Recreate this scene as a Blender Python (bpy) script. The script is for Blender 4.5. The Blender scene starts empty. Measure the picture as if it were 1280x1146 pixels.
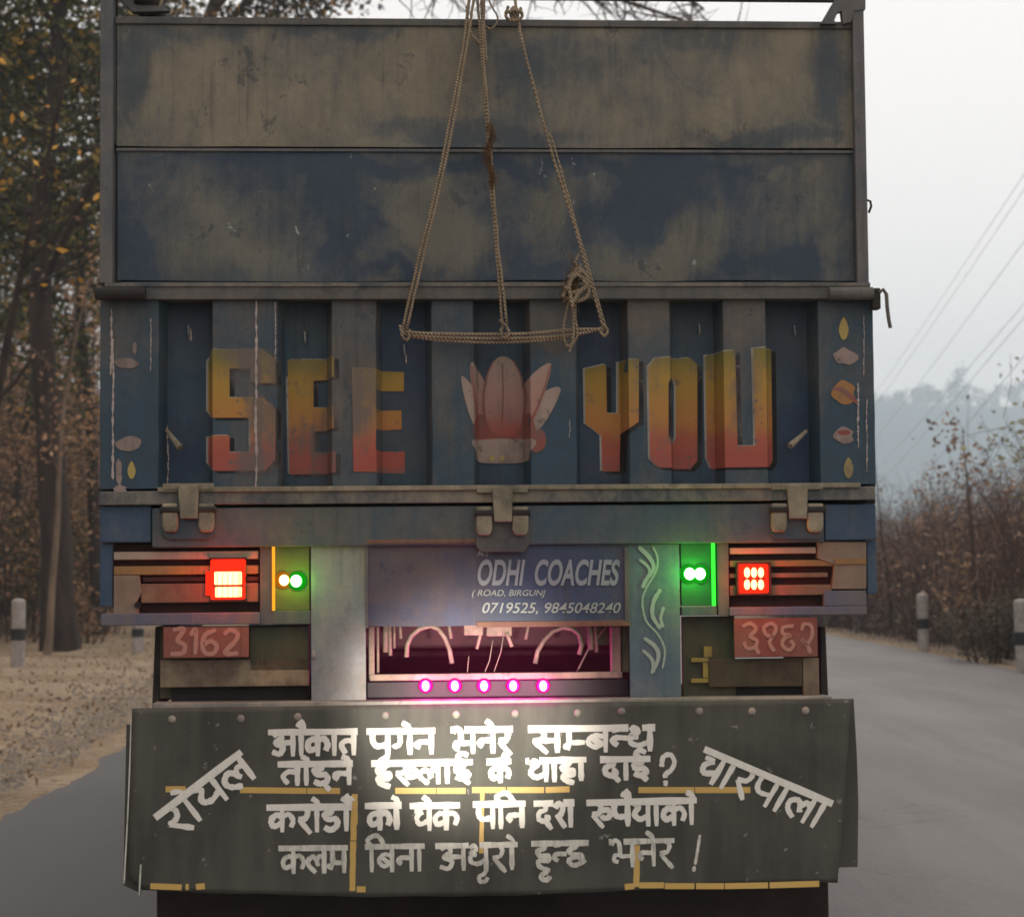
import bpy, bmesh, math, random
from mathutils import Vector, Matrix, noise
rnd = random.Random(7)
scene = bpy.context.scene
COL = scene.collection
PI = math.pi

# ------------------------------------------------------------------ camera
CAM_H, F = 1.4, 2500.0
PITCH, ROLL = math.atan(145 / F), 0.0091
cd = bpy.data.cameras.new('camera'); cam = bpy.data.objects.new('camera', cd); COL.objects.link(cam)
cd.sensor_width = 36; cd.lens = F / 1280 * 36; cd.clip_start = .05; cd.clip_end = 6000
cam.matrix_world = Matrix.Translation((0, 0, CAM_H)) @ Matrix.Rotation(PI / 2 + PITCH, 4, 'X') @ Matrix.Rotation(-ROLL, 4, 'Z')
cd.dof.use_dof = True; cd.dof.focus_distance = 6.35; cd.dof.aperture_fstop = 5.6
scene.camera = cam
scene.render.resolution_x, scene.render.resolution_y = 1024, 916

# ------------------------------------------------------------------ world, sun, exposure
SUN_EL, SUN_AZ = math.radians(38), math.radians(62)      # azimuth clockwise from +Y (ahead), so ahead and to the right
w = bpy.data.worlds.new("World"); scene.world = w; w.use_nodes = True
nt = w.node_tree; bg = nt.nodes['Background']
sky = nt.nodes.new('ShaderNodeTexSky'); sky.sky_type = 'NISHITA'; sky.sun_disc = False
sky.sun_elevation = SUN_EL; sky.sun_rotation = SUN_AZ; sky.dust_density = 5; sky.air_density = 1.5
mx = nt.nodes.new('ShaderNodeMix'); mx.data_type = 'RGBA'; mx.inputs[0].default_value = .93
nt.links.new(sky.outputs[0], mx.inputs[6]); mx.inputs[7].default_value = (13.4, 12.5, 11.95, 1)
nt.links.new(mx.outputs[2], bg.inputs[0]); bg.inputs[1].default_value = .1
sd = bpy.data.lights.new('sun', 'SUN'); sun = bpy.data.objects.new('sun', sd); COL.objects.link(sun)
sd.energy = .6; sd.angle = math.radians(22); sd.color = (1, .95, .88)
sv = Vector((math.sin(SUN_AZ) * math.cos(SUN_EL), math.cos(SUN_AZ) * math.cos(SUN_EL), math.sin(SUN_EL)))
sun.rotation_euler = sv.to_track_quat('Z', 'Y').to_euler(); sun.location = (20, 20, 40)
# dipped headlamps of the car the photograph is taken from (their pool of light lies on the mudflap)
for sx in (-.55, .55):
    hd = bpy.data.lights.new('headlamp', 'SPOT'); ho = bpy.data.objects.new('headlamp', hd); COL.objects.link(ho)
    hd.energy = 1800; hd.color = (1, .93, .80); hd.spot_size = math.radians(10.5); hd.spot_blend = 1; hd.shadow_soft_size = .07
    ho.location = (sx, 1.5, .66)
    ho.rotation_euler = (Vector((-.14, 6.3, .985)) - Vector(ho.location)).to_track_quat('-Z', 'Y').to_euler()
scene.view_settings.view_transform = 'Standard'; scene.view_settings.look = 'None'
scene.view_settings.exposure = 0; scene.view_settings.gamma = 1; scene.view_settings.use_curve_mapping = False
scene.render.engine = 'CYCLES'
cy = scene.cycles
cy.use_denoising = True; cy.max_bounces = 6; cy.diffuse_bounces = 3; cy.volume_bounces = 1; cy.transparent_max_bounces = 8
cy.filter_width = 1.7; cy.sample_clamp_indirect = 4

# ------------------------------------------------------------------ photograph pixel -> place
def _ray(px, py):
    a, b = (px - 640) / F, (573 - py) / F
    cr, sr, cp, sp = math.cos(ROLL), math.sin(ROLL), math.cos(PITCH), math.sin(PITCH)
    x = a * cr + b * sr; u = -a * sr + b * cr
    return Vector((x, cp - u * sp, sp + u * cp))
def W(px, py, depth):
    r = _ray(px, py); return Vector((0, 0, CAM_H)) + r * (depth / r.y)
YAW = math.radians(3.4)
TO = Vector((-.075, 6.3, 0)); EX = Vector((math.cos(YAW), math.sin(YAW), 0)); EY = Vector((-math.sin(YAW), math.cos(YAW), 0))
def L(px, py, dy=0.0):
    """point of the truck (its own x and z) seen at a pixel, on its plane y = dy"""
    r = _ray(px, py); c = Vector((0, 0, CAM_H)) - TO
    t = (dy - c.dot(EY)) / r.dot(EY)
    p = c + r * t
    return p.dot(EX), p.z

# ------------------------------------------------------------------ helpers
def lin(v):
    v /= 255.; return v / 12.92 if v < .04045 else ((v + .055) / 1.055) ** 2.4
def A(r, g, b, e=.80):
    return tuple(min(.85, lin(q) / e) for q in (r, g, b))

class Geo:
    def __init__(s): s.v = []; s.f = []
    def add(s, vs, fs):
        n = len(s.v); s.v += [tuple(q) for q in vs]; s.f += [tuple(i + n for i in q) for q in fs]
    def box(s, x0, x1, y0, y1, z0, z1):
        s.add([(x, y, z) for x in (x0, x1) for y in (y0, y1) for z in (z0, z1)],
              [(0, 1, 3, 2), (4, 6, 7, 5), (0, 4, 5, 1), (2, 3, 7, 6), (0, 2, 6, 4), (1, 5, 7, 3)]); return s
    def pbox(s, px0, py0, px1, py1, ya, yb):
        mx_, my_ = (px0 + px1) / 2, (py0 + py1) / 2
        return s.box(L(px0, my_, ya)[0], L(px1, my_, ya)[0], ya, yb, L(mx_, py1, ya)[1], L(mx_, py0, ya)[1])
    def poly(s, pts, ya, yb):
        q = [L(a, b, ya) for a, b in pts]; n = len(q)
        ar = sum(q[i][0] * q[(i + 1) % n][1] - q[(i + 1) % n][0] * q[i][1] for i in range(n))
        if ar < 0: q = q[::-1]
        vs = [(x, ya, z) for x, z in q] + [(x, yb, z) for x, z in q]
        s.add(vs, [tuple(range(n)), tuple(range(2 * n - 1, n - 1, -1))] + [(i, i + n, (i + 1) % n + n, (i + 1) % n) for i in range(n)]); return s
    def tube(s, pts, r, n=6, cap=True):
        pts = [Vector(p) for p in pts]; m = len(pts); vs = []; u = None
        for i, p in enumerate(pts):
            t = (pts[min(i + 1, m - 1)] - pts[max(i - 1, 0)])
            if t.length < 1e-9: t = Vector((0, 0, 1))
            t.normalize()
            if u is None:
                u = t.orthogonal().normalized()
            else:
                u = u - t * u.dot(t)
                u = u.normalized() if u.length > 1e-6 else t.orthogonal().normalized()
            w_ = t.cross(u); rr = r[i] if isinstance(r, (list, tuple)) else r
            for k in range(n):
                a = 2 * PI * k / n; vs.append(p + (u * math.cos(a) + w_ * math.sin(a)) * rr)
        fs = [(i * n + k, i * n + (k + 1) % n, (i + 1) * n + (k + 1) % n, (i + 1) * n + k) for i in range(m - 1) for k in range(n)]
        if cap: fs += [tuple(range(n - 1, -1, -1)), tuple((m - 1) * n + k for k in range(n))]
        s.add(vs, fs); return s
    def disc(s, c, axis, r, h, n=16):
        c = Vector(c); axis = Vector(axis); s.tube([c, c + axis * h], r, n); return s
    def ball(s, c, rx, ry, rz, n=12, m=8):
        vs = [(c[0], c[1], c[2] + rz)]
        for j in range(1, m):
            t = PI * j / m
            vs += [(c[0] + rx * math.sin(t) * math.cos(2 * PI * k / n), c[1] + ry * math.sin(t) * math.sin(2 * PI * k / n), c[2] + rz * math.cos(t)) for k in range(n)]
        vs.append((c[0], c[1], c[2] - rz)); e = len(vs) - 1
        fs = [(0, 1 + k, 1 + (k + 1) % n) for k in range(n)]
        for j in range(m - 2):
            fs += [(1 + j * n + k, 1 + (j + 1) * n + k, 1 + (j + 1) * n + (k + 1) % n, 1 + j * n + (k + 1) % n) for k in range(n)]
        fs += [(e, 1 + (m - 2) * n + (k + 1) % n, 1 + (m - 2) * n + k) for k in range(n)]
        s.add(vs, fs); return s
    def leaf(s, p, size, asp=.5, droop=.3, r=rnd):
        d = Vector((r.gauss(0, 1), r.gauss(0, 1), r.gauss(0, .8) - droop)); d.normalize()
        u = d.orthogonal(); u.rotate(Matrix.Rotation(r.random() * 6.28, 3, d)); u.normalize(); n_ = d.cross(u)
        h = size * .5; q = size * asp * .5; p = Vector(p)
        s.add([p - d * h, p + u * q + n_ * q * .3, p + d * h, p - u * q + n_ * q * .3], [(0, 1, 2, 3)])
    def mesh(s, name):
        me = bpy.data.meshes.new(name); me.from_pydata(s.v, [], s.f); me.update(); return me
    def build(s, name, mat, parent=None, bevel=0, smooth=False, **props):
        me = s.mesh(name); me.materials.append(mat)
        o = bpy.data.objects.new(name, me); COL.objects.link(o); o.parent = parent
        if smooth: me.polygons.foreach_set('use_smooth', [True] * len(me.polygons))
        if bevel:
            b = o.modifiers.new('bevel', 'BEVEL'); b.width = bevel; b.segments = 2; b.limit_method = 'ANGLE'; b.harden_normals = False
        for k, v in props.items(): o[k] = v
        return o
def empty(name, loc=(0, 0, 0), rot=0, **props):
    o = bpy.data.objects.new(name, None); COL.objects.link(o); o.location = loc; o.rotation_euler = (0, 0, rot)
    for k, v in props.items(): o[k] = v
    return o

# ------------------------------------------------------------------ materials
class N:
    """small node-graph writer"""
    def __init__(s, name):
        s.m = bpy.data.materials.new(name); s.m.use_nodes = True; s.t = s.m.node_tree
        s.b = s.t.nodes['Principled BSDF']; s._c = None
    def n(s, t, **kw):
        x = s.t.nodes.new(t)
        for k, v in kw.items(): setattr(x, k, v)
        return x
    def put(s, sock, v):
        if isinstance(v, bpy.types.NodeSocket): s.t.links.new(v, sock)
        elif isinstance(v, (tuple, list)) and len(v) == 3 and sock.type == 'RGBA': sock.default_value = (*v, 1)
        else: sock.default_value = v
    def co(s):
        if s._c is None: s._c = s.n('ShaderNodeTexCoord').outputs['Object']
        return s._c
    def wco(s): return s.n('ShaderNodeNewGeometry').outputs['Position']
    def scale(s, v, sc, loc=(0, 0, 0)):
        m = s.n('ShaderNodeMapping'); s.put(m.inputs[0], v); m.inputs['Scale'].default_value = sc; m.inputs['Location'].default_value = loc
        return m.outputs[0]
    def noise(s, v, sc, detail=6, rough=.6, dist=0):
        x = s.n('ShaderNodeTexNoise'); s.put(x.inputs['Vector'], v); x.inputs['Scale'].default_value = sc
        x.inputs['Detail'].default_value = detail; x.inputs['Roughness'].default_value = rough; x.inputs['Distortion'].default_value = dist
        return x.outputs['Fac']
    def ma(s, op, a, b=0.0, c=0.0, clamp=False):
        x = s.n('ShaderNodeMath', operation=op, use_clamp=clamp); s.put(x.inputs[0], a); s.put(x.inputs[1], b); s.put(x.inputs[2], c)
        return x.outputs[0]
    def rng(s, v, a, b, c=0., d=1., smooth=True):
        x = s.n('ShaderNodeMapRange', interpolation_type='SMOOTHSTEP' if smooth else 'LINEAR')
        s.put(x.inputs[0], v)
        for i, q in enumerate((a, b, c, d)): s.put(x.inputs[1 + i], q)
        return x.outputs[0]
    def mix(s, f, a, b, mode='MIX'):
        x = s.n('ShaderNodeMix', data_type='RGBA', blend_type=mode); s.put(x.inputs[0], f); s.put(x.inputs[6], a); s.put(x.inputs[7], b)
        return x.outputs[2]
    def bump(s, h, st=.3, dist=.01):
        x = s.n('ShaderNodeBump'); s.put(x.inputs['Height'], h); x.inputs['Strength'].default_value = st; x.inputs['Distance'].default_value = dist
        s.t.links.new(x.outputs[0], s.b.inputs['Normal'])
    def out(s, col, rough=.7, metal=0, spec=.3):
        s.put(s.b.inputs['Base Color'], col); s.put(s.b.inputs['Roughness'], rough); s.b.inputs['Metallic'].default_value = metal
        s.b.inputs['Specular IOR Level'].default_value = spec
        return s.m

def blobmask(g, blobs, warp=.12):
    """sum of soft patches at (px, py, half-width px, half-height px, strength) on the truck's rear face"""
    c = g.co(); nz = g.n('ShaderNodeTexNoise'); g.put(nz.inputs['Vector'], c); nz.inputs['Scale'].default_value = 5; nz.inputs['Detail'].default_value = 6
    sub = g.n('ShaderNodeVectorMath', operation='SUBTRACT'); g.put(sub.inputs[0], nz.outputs['Color']); sub.inputs[1].default_value = (.5, .5, .5)
    ml = g.n('ShaderNodeVectorMath', operation='MULTIPLY_ADD'); g.put(ml.inputs[0], sub.outputs[0]); ml.inputs[1].default_value = (warp * 2,) * 3; g.put(ml.inputs[2], c)
    tot = None
    for px, py, hx, hy, st in blobs:
        x, z = L(px, py); rx, rz = hx / 397, hy / 397
        m = g.scale(ml.outputs[0], (1 / rx, 0, 1 / rz), (-x / rx, 0, -z / rz))
        d = g.n('ShaderNodeVectorMath', operation='LENGTH'); g.put(d.inputs[0], m)
        v = g.rng(d.outputs['Value'], 1.35, .45, 0, st)
        tot = v if tot is None else g.ma('ADD', tot, v)
    return tot

def weathered(name, col, dust, amt=.5, sc=2.5, rough=.75, bump=.25, blobs=None, streak=.25, chip=.0, chipcol=(.35, .33, .31), col2=None, spec=.3, warp=.12):
    g = N(name); c = g.co()
    n1 = g.noise(c, sc, 8, .62, .3)
    n2 = g.noise(g.scale(c, (14, 14, 1.3)), 1.0, 5, .6)
    n3 = g.noise(c, 46, 4, .7); n5 = g.noise(g.scale(c, (70, 70, 2.2)), 1.0, 4, .65); n6 = g.noise(g.scale(c, (3, 3, 30)), 1.0, 5, .7)
    m = g.ma('ADD', g.ma('MULTIPLY', g.ma('SUBTRACT', n1, .5), 1.7), g.ma('MULTIPLY', g.ma('SUBTRACT', n2, .5), streak * 2))
    m = g.ma('ADD', m, g.ma('MULTIPLY', g.ma('SUBTRACT', n3, .5), .35))
    m = g.ma('ADD', m, g.ma('MULTIPLY', g.ma('SUBTRACT', g.noise(g.scale(c, (1, 1, .55)), 7, 9, .78, 1.0), .5), 1.9))
    m = g.ma('ADD', m, g.ma('MULTIPLY', g.ma('SUBTRACT', n5, .5), .25)); m = g.ma('ADD', m, g.ma('MULTIPLY', g.ma('SUBTRACT', n6, .5), .12))
    m = g.ma('ADD', m, amt)
    if blobs: m = g.ma('ADD', m, blobmask(g, blobs, warp))
    f = g.rng(m, -.12, 1.12)
    base = col; drip = g.ma('MULTIPLY', g.rng(g.noise(g.scale(c, (34, 34, 1.1)), 1.0, 5, .6), .56, .66), g.rng(g.noise(c, 2.1, 3), .45, .6))
    flake = g.ma('MULTIPLY', g.rng(g.noise(g.scale(c, (1, 1, .8)), 17, 7, .7, .4), .585, .605), g.rng(g.noise(c, 3.3, 4), .46, .58))
    if col2: base = g.mix(g.rng(g.noise(c, sc * 1.7, 5), .4, .62), col, col2)
    k = g.mix(f, base, dust)
    k = g.mix(g.ma('MULTIPLY', drip, .42), k, tuple(q * .35 for q in dust)); k = g.mix(g.ma('MULTIPLY', flake, .55), k, tuple(q * .8 for q in col))
    v = g.ma('ADD', .42, g.ma('MULTIPLY', g.noise(c, 9, 8, .75), .66)); v = g.ma('ADD', v, g.ma('MULTIPLY', g.noise(c, 120, 3, .8), .32)); v = g.ma('ADD', v, g.ma('MULTIPLY', n5, .18))
    hs = g.n('ShaderNodeHueSaturation'); g.put(hs.inputs['Value'], v); g.put(hs.inputs['Color'], k); k = hs.outputs[0]
    if chip:
        cn = g.noise(g.scale(c, (1, 1, .45)), 21, 5, .65, .6)
        k = g.mix(g.rng(cn, .70 - chip, .73 - chip), k, chipcol)
    g.bump(g.ma('ADD', g.ma('MULTIPLY', n1, .6), g.ma('MULTIPLY', n3, .25)), bump, .012)
    return g.out(k, g.rng(f, 0, 1, rough - .15, rough + .1), 0, spec)

def plain(name, col, rough=.7, var=.35, sc=8, bump=.1, spec=.3, metal=0, col2=None, world=False, asc=(1, 1, 1)):
    g = N(name); c = g.scale(g.wco() if world else g.co(), asc); n1 = g.noise(c, sc, 7, .65)
    k = g.mix(g.rng(n1, .3, .7), col, col2 or tuple(q * (1 - var) for q in col))
    if bump: g.bump(n1, bump, .02)
    return g.out(k, rough, metal, spec)
def leafmat(name, cols, rough=.6):
    g = N(name); r = g.n('ShaderNodeNewGeometry').outputs['Random Per Island']
    cr = g.n('ShaderNodeValToRGB'); g.put(cr.inputs[0], r); el = cr.color_ramp.elements
    while len(el) < len(cols): el.new(.5)
    for i, (p, q) in enumerate(cols): el[i].position = p; el[i].color = (*q, 1)
    cr.color_ramp.interpolation = 'LINEAR'
    g.out(cr.outputs[0], rough, 0, .2)
    tr = g.n('ShaderNodeBsdfTranslucent'); g.put(tr.inputs[0], cr.outputs[0])
    ms = g.n('ShaderNodeMixShader'); ms.inputs[0].default_value = .25
    g.t.links.new(g.b.outputs[0], ms.inputs[1]); g.t.links.new(tr.outputs[0], ms.inputs[2])
    g.t.links.new(ms.outputs[0], g.t.nodes['Material Output'].inputs[0])
    return g.m
def glow(name, col, st):
    m = bpy.data.materials.new(name); m.use_nodes = True; b = m.node_tree.nodes['Principled BSDF']
    b.inputs['Base Color'].default_value = (*[q * .02 for q in col], 1); b.inputs['Emission Color'].default_value = (*col, 1); b.inputs['Emission Strength'].default_value = st
    b.inputs['Roughness'].default_value = .9; b.inputs['Specular IOR Level'].default_value = .05
    return m

DUST = A(104, 95, 85); DUST2 = A(92, 86, 78); BLUE = A(38, 52, 68); DBLUE = A(30, 44, 62); TEAL = A(52, 66, 72)
M = {}
M['board_top'] = weathered('dusty_upper_board', A(54, 60, 64), A(106, 99, 85), .58, 2.2, blobs=[
    (700, 70, 120, 30, -.30), (165, 90, 22, 60, -.55), (880, 45, 60, 25, -.35), (1045, 90, 25, 80, -.45), (600, 165, 130, 16, -.5), (960, 172, 110, 14, -.4),
    (330, 150, 120, 50, .2), (500, 90, 90, 50, .25), (950, 110, 90, 50, .2), (320, 33, 180, 14, -.4), (640, 120, 26, 60, -.25), (240, 100, 60, 60, .2)], streak=.12)
M['board_mid'] = weathered('blue_middle_board', A(38, 50, 62), A(88, 86, 78), .34, 2.6, blobs=[
    (515, 245, 55, 50, .55), (560, 290, 60, 35, .65), (250, 290, 90, 55, .35), (690, 260, 60, 60, .45), (790, 330, 90, 22, .45), (855, 305, 50, 40, .4),
    (985, 245, 55, 35, .4), (430, 280, 45, 60, -.5), (820, 250, 60, 45, -.6), (930, 235, 50, 35, -.45), (1000, 330, 50, 35, -.5), (600, 205, 420, 14, -.4),
    (560, 343, 130, 10, -.6), (165, 320, 26, 60, -.4), (920, 330, 28, 24, -.3), (1045, 310, 20, 40, .35), (340, 215, 120, 20, -.25), (330, 310, 60, 30, .2)], streak=.1, chip=.015, chipcol=A(120, 125, 120), warp=.16)
M['post'] = weathered('grey_brown_post', A(58, 62, 68), A(92, 88, 84), .5, 3, streak=.3)
M['rail'] = weathered('brown_rail', A(52, 54, 56), A(86, 82, 76), .55, 5, streak=.1)
M['rail_edge'] = weathered('dusty_rail', A(44, 52, 60), A(112, 104, 90), .45, 7, blobs=[(628, 615, 50, 40, .7)], streak=.1)
M['recess'] = weathered('blue_tailgate_paint', A(28, 43, 62), A(62, 66, 68), .22, 2.5, blobs=[
    (232, 590, 60, 30, -.6), (232, 400, 60, 50, .35), (990, 560, 50, 60, -.6), (990, 410, 60, 50, .25), (380, 400, 50, 40, .3), (500, 540, 60, 60, .3),
    (628, 420, 50, 50, .35), (755, 560, 50, 60, .2), (870, 400, 60, 40, .3)], streak=.25, col2=A(34, 54, 66), chip=.0)
M['ridge'] = weathered('worn_tailgate_rib', A(38, 55, 66), A(82, 76, 70), .27, 2.6, blobs=[
    (305, 440, 60, 90, .25), (440, 450, 40, 110, .45), (565, 500, 40, 60, .1), (320, 580, 40, 60, .15), (690, 400, 40, 40, .5), (810, 395, 40, 40, .5),
    (690, 560, 50, 70, -.35), (565, 580, 40, 40, -.25), (810, 560, 50, 40, -.3), (930, 400, 36, 36, .5), (930, 580, 36, 36, .1), (165, 420, 50, 60, .15), (165, 560, 50, 70, -.45),
    (1060, 560, 50, 80, -.4)], streak=.35, chip=.0)
M['cross'] = weathered('cross_member_paint', A(46, 60, 70), A(84, 80, 73), .42, 3, blobs=[(150, 660, 50, 60, -.8), (1070, 660, 30, 60, -.7), (800, 650, 160, 30, -.15), (290, 650, 140, 30, .3)], streak=.15, chip=.0)
M['corner_blue'] = weathered('corner_blue_paint', A(38, 58, 78), A(80, 80, 78), .12, 5, chip=.02, chipcol=A(110, 116, 122))
M['khaki'] = weathered('khaki_dusty_steel', A(74, 70, 58), A(128, 118, 100), .5, 8, streak=.2)
M['galv'] = weathered('pale_grey_sheet', A(92, 96, 98), A(120, 116, 106), .3, 4, rough=.5, bump=.15, streak=.5, spec=.5, blobs=[(420, 700, 60, 60, .35)])
M['bluesheet'] = weathered('blue_grey_sheet', A(62, 78, 88), A(96, 98, 92), .3, 4, rough=.55, streak=.3)
M['sign'] = weathered('faded_blue_sign', A(46, 54, 76), A(78, 72, 72), .32, 3, blobs=[(500, 720, 70, 90, .55), (560, 700, 60, 40, .3), (700, 740, 80, 50, -.3), (470, 760, 60, 20, -.3)], streak=.1)
M['dark'] = plain('black_steel', (.012, .011, .010), .8, .5, 20)
M['soot'] = plain('sooty_frame', (.03, .026, .022), .85, .5, 8)
M['maroon'] = plain('maroon_recess', A(46, 20, 16), .7, .5, 14)
M['slat'] = weathered('red_brown_slat', A(84, 50, 40), A(104, 84, 66), .5, 6, streak=.1)
M['slat_grey'] = weathered('grey_slat', A(120, 110, 100), A(132, 120, 104), .4, 6, streak=.1)
M['slat_yellow'] = weathered('yellow_slat', A(126, 92, 44), A(104, 84, 60), .45, 6, streak=.1)
M['tan'] = weathered('tan_end_plate', A(88, 76, 66), A(112, 98, 84), .4, 6, streak=.1)
M['lowrail'] = weathered('lower_blue_rail', A(66, 72, 90), A(96, 86, 74), .35, 5)
M['plate'] = weathered('faded_red_plate', A(98, 48, 40), A(104, 76, 66), .45, 6, streak=.1)
M['olive'] = weathered('olive_panel', A(44, 44, 30), A(72, 66, 50), .35, 4, streak=.3)
M['ledge'] = weathered('steel_ledge', A(88, 86, 82), A(128, 122, 112), .5, 6, rough=.6)
def flapmat():
    g = N('black_rubber_flap'); c = g.co()
    n1 = g.noise(c, 3, 8, .6, .4); n2 = g.noise(g.scale(c, (10, 10, 1.2)), 1.5, 6, .6); n3 = g.noise(c, 90, 3, .7)
    f = g.rng(g.ma('ADD', g.ma('MULTIPLY', n1, .55), g.ma('MULTIPLY', n2, .45)), .35, .66)
    k = g.mix(f, (.034, .034, .027), (.070, .068, .056))
    k = g.mix(g.rng(g.noise(g.scale(c, (1, 1, 1)), 30, 3), .68, .74), k, (.16, .155, .14))
    g.bump(g.ma('ADD', g.ma('MULTIPLY', n1, .7), g.ma('MULTIPLY', n3, .1)), .25, .015)
    return g.out(k, .62, 0, .25)
M['flap'] = flapmat()
def paintmat(name, col, thin, under=(.07, .067, .06), sc=60, asc=(1, 1, .25)):
    g = N(name); c = g.co(); n1 = g.noise(g.scale(c, asc), sc, 4, .7); n2 = g.noise(c, 6, 4, .6)
    f = g.rng(g.ma('ADD', g.ma('MULTIPLY', n1, .6), g.ma('MULTIPLY', n2, .5)), .30 + thin * .2, .55 + thin * .25)
    k = g.mix(f, tuple(q * (1 - thin * .35) + u * thin * .35 for q, u in zip(col, under)) if thin < .4 else tuple(q * .5 for q in col), col)
    return g.out(g.mix(g.rng(n2, .62, .8, 0, .5 + thin * .3), k, under), .55, 0, .4)
M['white1'] = paintmat('white_brush_paint', (.62, .60, .54), .38)
M['white2'] = paintmat('thin_white_brush_paint', (.56, .55, .48), .45)
M['tape'] = paintmat('yellow_tape', (.46, .30, .08), .15, (.12, .10, .07), 40, (1, 1, 1))
M['rope'] = None
g = N('jute_rope'); c = g.co(); wv = g.n('ShaderNodeTexWave'); g.put(wv.inputs['Vector'], g.scale(c, (1, 1, 1))); wv.wave_type = 'BANDS'; wv.bands_direction = 'DIAGONAL'
wv.inputs['Scale'].default_value = 55; wv.inputs['Distortion'].default_value = .6
g.bump(wv.outputs['Fac'], .8, .004); nn = g.noise(c, 14, 4)
M['rope'] = g.out(g.mix(wv.outputs['Fac'], A(84, 74, 60, .6), g.mix(g.rng(nn, .35, .65), A(134, 120, 100, .6), A(112, 100, 84, .6))), .9, 0, .1)
M['fluff'] = plain('brown_fibre', A(84, 62, 40), .95, .5, 30)

def cat(pts, k=5):
    if len(pts) < 3: return [(pts[0][0] + (pts[-1][0] - pts[0][0]) * t / 4, pts[0][1] + (pts[-1][1] - pts[0][1]) * t / 4) for t in range(5)]
    o = []; p = [pts[0]] + list(pts) + [pts[-1]]
    for i in range(1, len(p) - 2):
        for j in range(k):
            t = j / k; q = []
            for d in (0, 1):
                a, b, c_, e = p[i - 1][d], p[i][d], p[i + 1][d], p[i + 2][d]
                q.append(.5 * (2 * b + (c_ - a) * t + (2 * a - 5 * b + 4 * c_ - e) * t * t + (3 * b - a - 3 * c_ + e) * t ** 3))
            o.append(tuple(q))
    o.append(tuple(pts[-1])); return o
# ------------------------------------------------------------------ the truck
T = empty('cargo_truck', TO, YAW, label='dusty blue cargo truck seen from behind with SEE YOU painted on its tailgate', category='truck')
P = lambda g_, name, m, bevel=.003, **kw: g_.build(name, M[m] if isinstance(m, str) else m, T, bevel, **kw)

def sheet(px0, py0, px1, py1, dy, thick, amp=.004, nx=60, nz=16, seed=0, sag=0):
    """thin dented steel sheet"""
    mx_, my_ = (px0 + px1) / 2, (py0 + py1) / 2
    x0, x1, z0, z1 = L(px0, my_, dy)[0], L(px1, my_, dy)[0], L(mx_, py1, dy)[1], L(mx_, py0, dy)[1]
    g_ = Geo(); vs = []
    for j in range(nz + 1):
        for i in range(nx + 1):
            x = x0 + (x1 - x0) * i / nx; z = z0 + (z1 - z0) * j / nz
            e = math.sin(PI * i / nx) * math.sin(PI * j / nz)
            d = amp * (noise.noise((x * 2.2 + seed, z * 2.8, 3)) * 1.6 + noise.noise((x * 6 + seed, z * 6, 9)) * .6) * min(1, e * 3)
            zz = z + (0.004 * noise.noise((x * 3 + seed, 5, z)) if j in (0, nz) else 0)
            vs.append((x, dy + d, zz))
    fs = [(j * (nx + 1) + i, j * (nx + 1) + i + 1, (j + 1) * (nx + 1) + i + 1, (j + 1) * (nx + 1) + i) for j in range(nz) for i in range(nx)]
    n0 = len(vs); vs += [(x, dy + thick, z) for x in (x0, x1) for z in (z0, z1)]
    g_.add(vs, fs); g_.add([(x0, dy + thick, z0), (x1, dy + thick, z0), (x1, dy + thick, z1), (x0, dy + thick, z1)], [(3, 2, 1, 0)])
    return g_
# rear wall boards
P(sheet(146, 28, 1067, 184.5, .030, .03, .006, seed=1), 'upper_board', 'board_top', 0, smooth=True)
P(sheet(147, 189, 1067, 351, .034, .03, .006, seed=8), 'middle_board', 'board_mid', 0, smooth=True)
P(Geo().pbox(144, 24, 1069, 33, .020, .05), 'top_lip', 'rail')
P(Geo().pbox(144, 180, 1069, 188, .055, .075), 'board_backing', 'dark')
P(Geo().pbox(145, 186.6, 1067, 190.2, .0255, .034), 'board_lip', 'post', .001)
for a, b in ((125, 141), (1068.5, 1083)):
    P(Geo().pbox(a, 5 if a > 600 else -30, b, 354, .005, .10), 'corner_post', 'post')
P(Geo().pbox(140, -30, 146, 354, .07, .09), 'gap_strip', 'dark', 0); P(Geo().pbox(1063, 20, 1070, 354, .07, .09), 'gap_strip', 'dark', 0)
# top rod and gusset
g = Geo(); x0, z0 = L(300, -3, .05); x1, z1 = L(1080, 1.5, .05)
g.tube([(x0, .05, z1), (x1, .05, z1)], .0075, 8); P(g, 'top_rod', 'soot', 0)
g = Geo(); g.poly([(1026, 30), (1040, 6), (1046, -3), (1082, -3), (1082, 12), (1067, 14), (1064, 28), (1054, 30), (1052, 14), (1047, 16), (1043, 26), (1047, 30)], .0, .03); P(g, 'corner_gusset', 'post', .001)
g = Geo(); g.poly([(100, -60), (160, -60), (168, 6), (205, 8), (212, 14), (165, 15), (142, -10), (125, -12)], .06, .09); P(g, 'corner_gusset', 'post', .001)
# side hooks
g = Geo(); q = [(1083, 250), (1088, 252), (1089, 258), (1086, 266)]
g.tube([(L(a, b, .02)[0], .02, L(a, b, .02)[1]) for a, b in q], .004, 6); P(g, 'side_hook', 'soot', 0)
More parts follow.
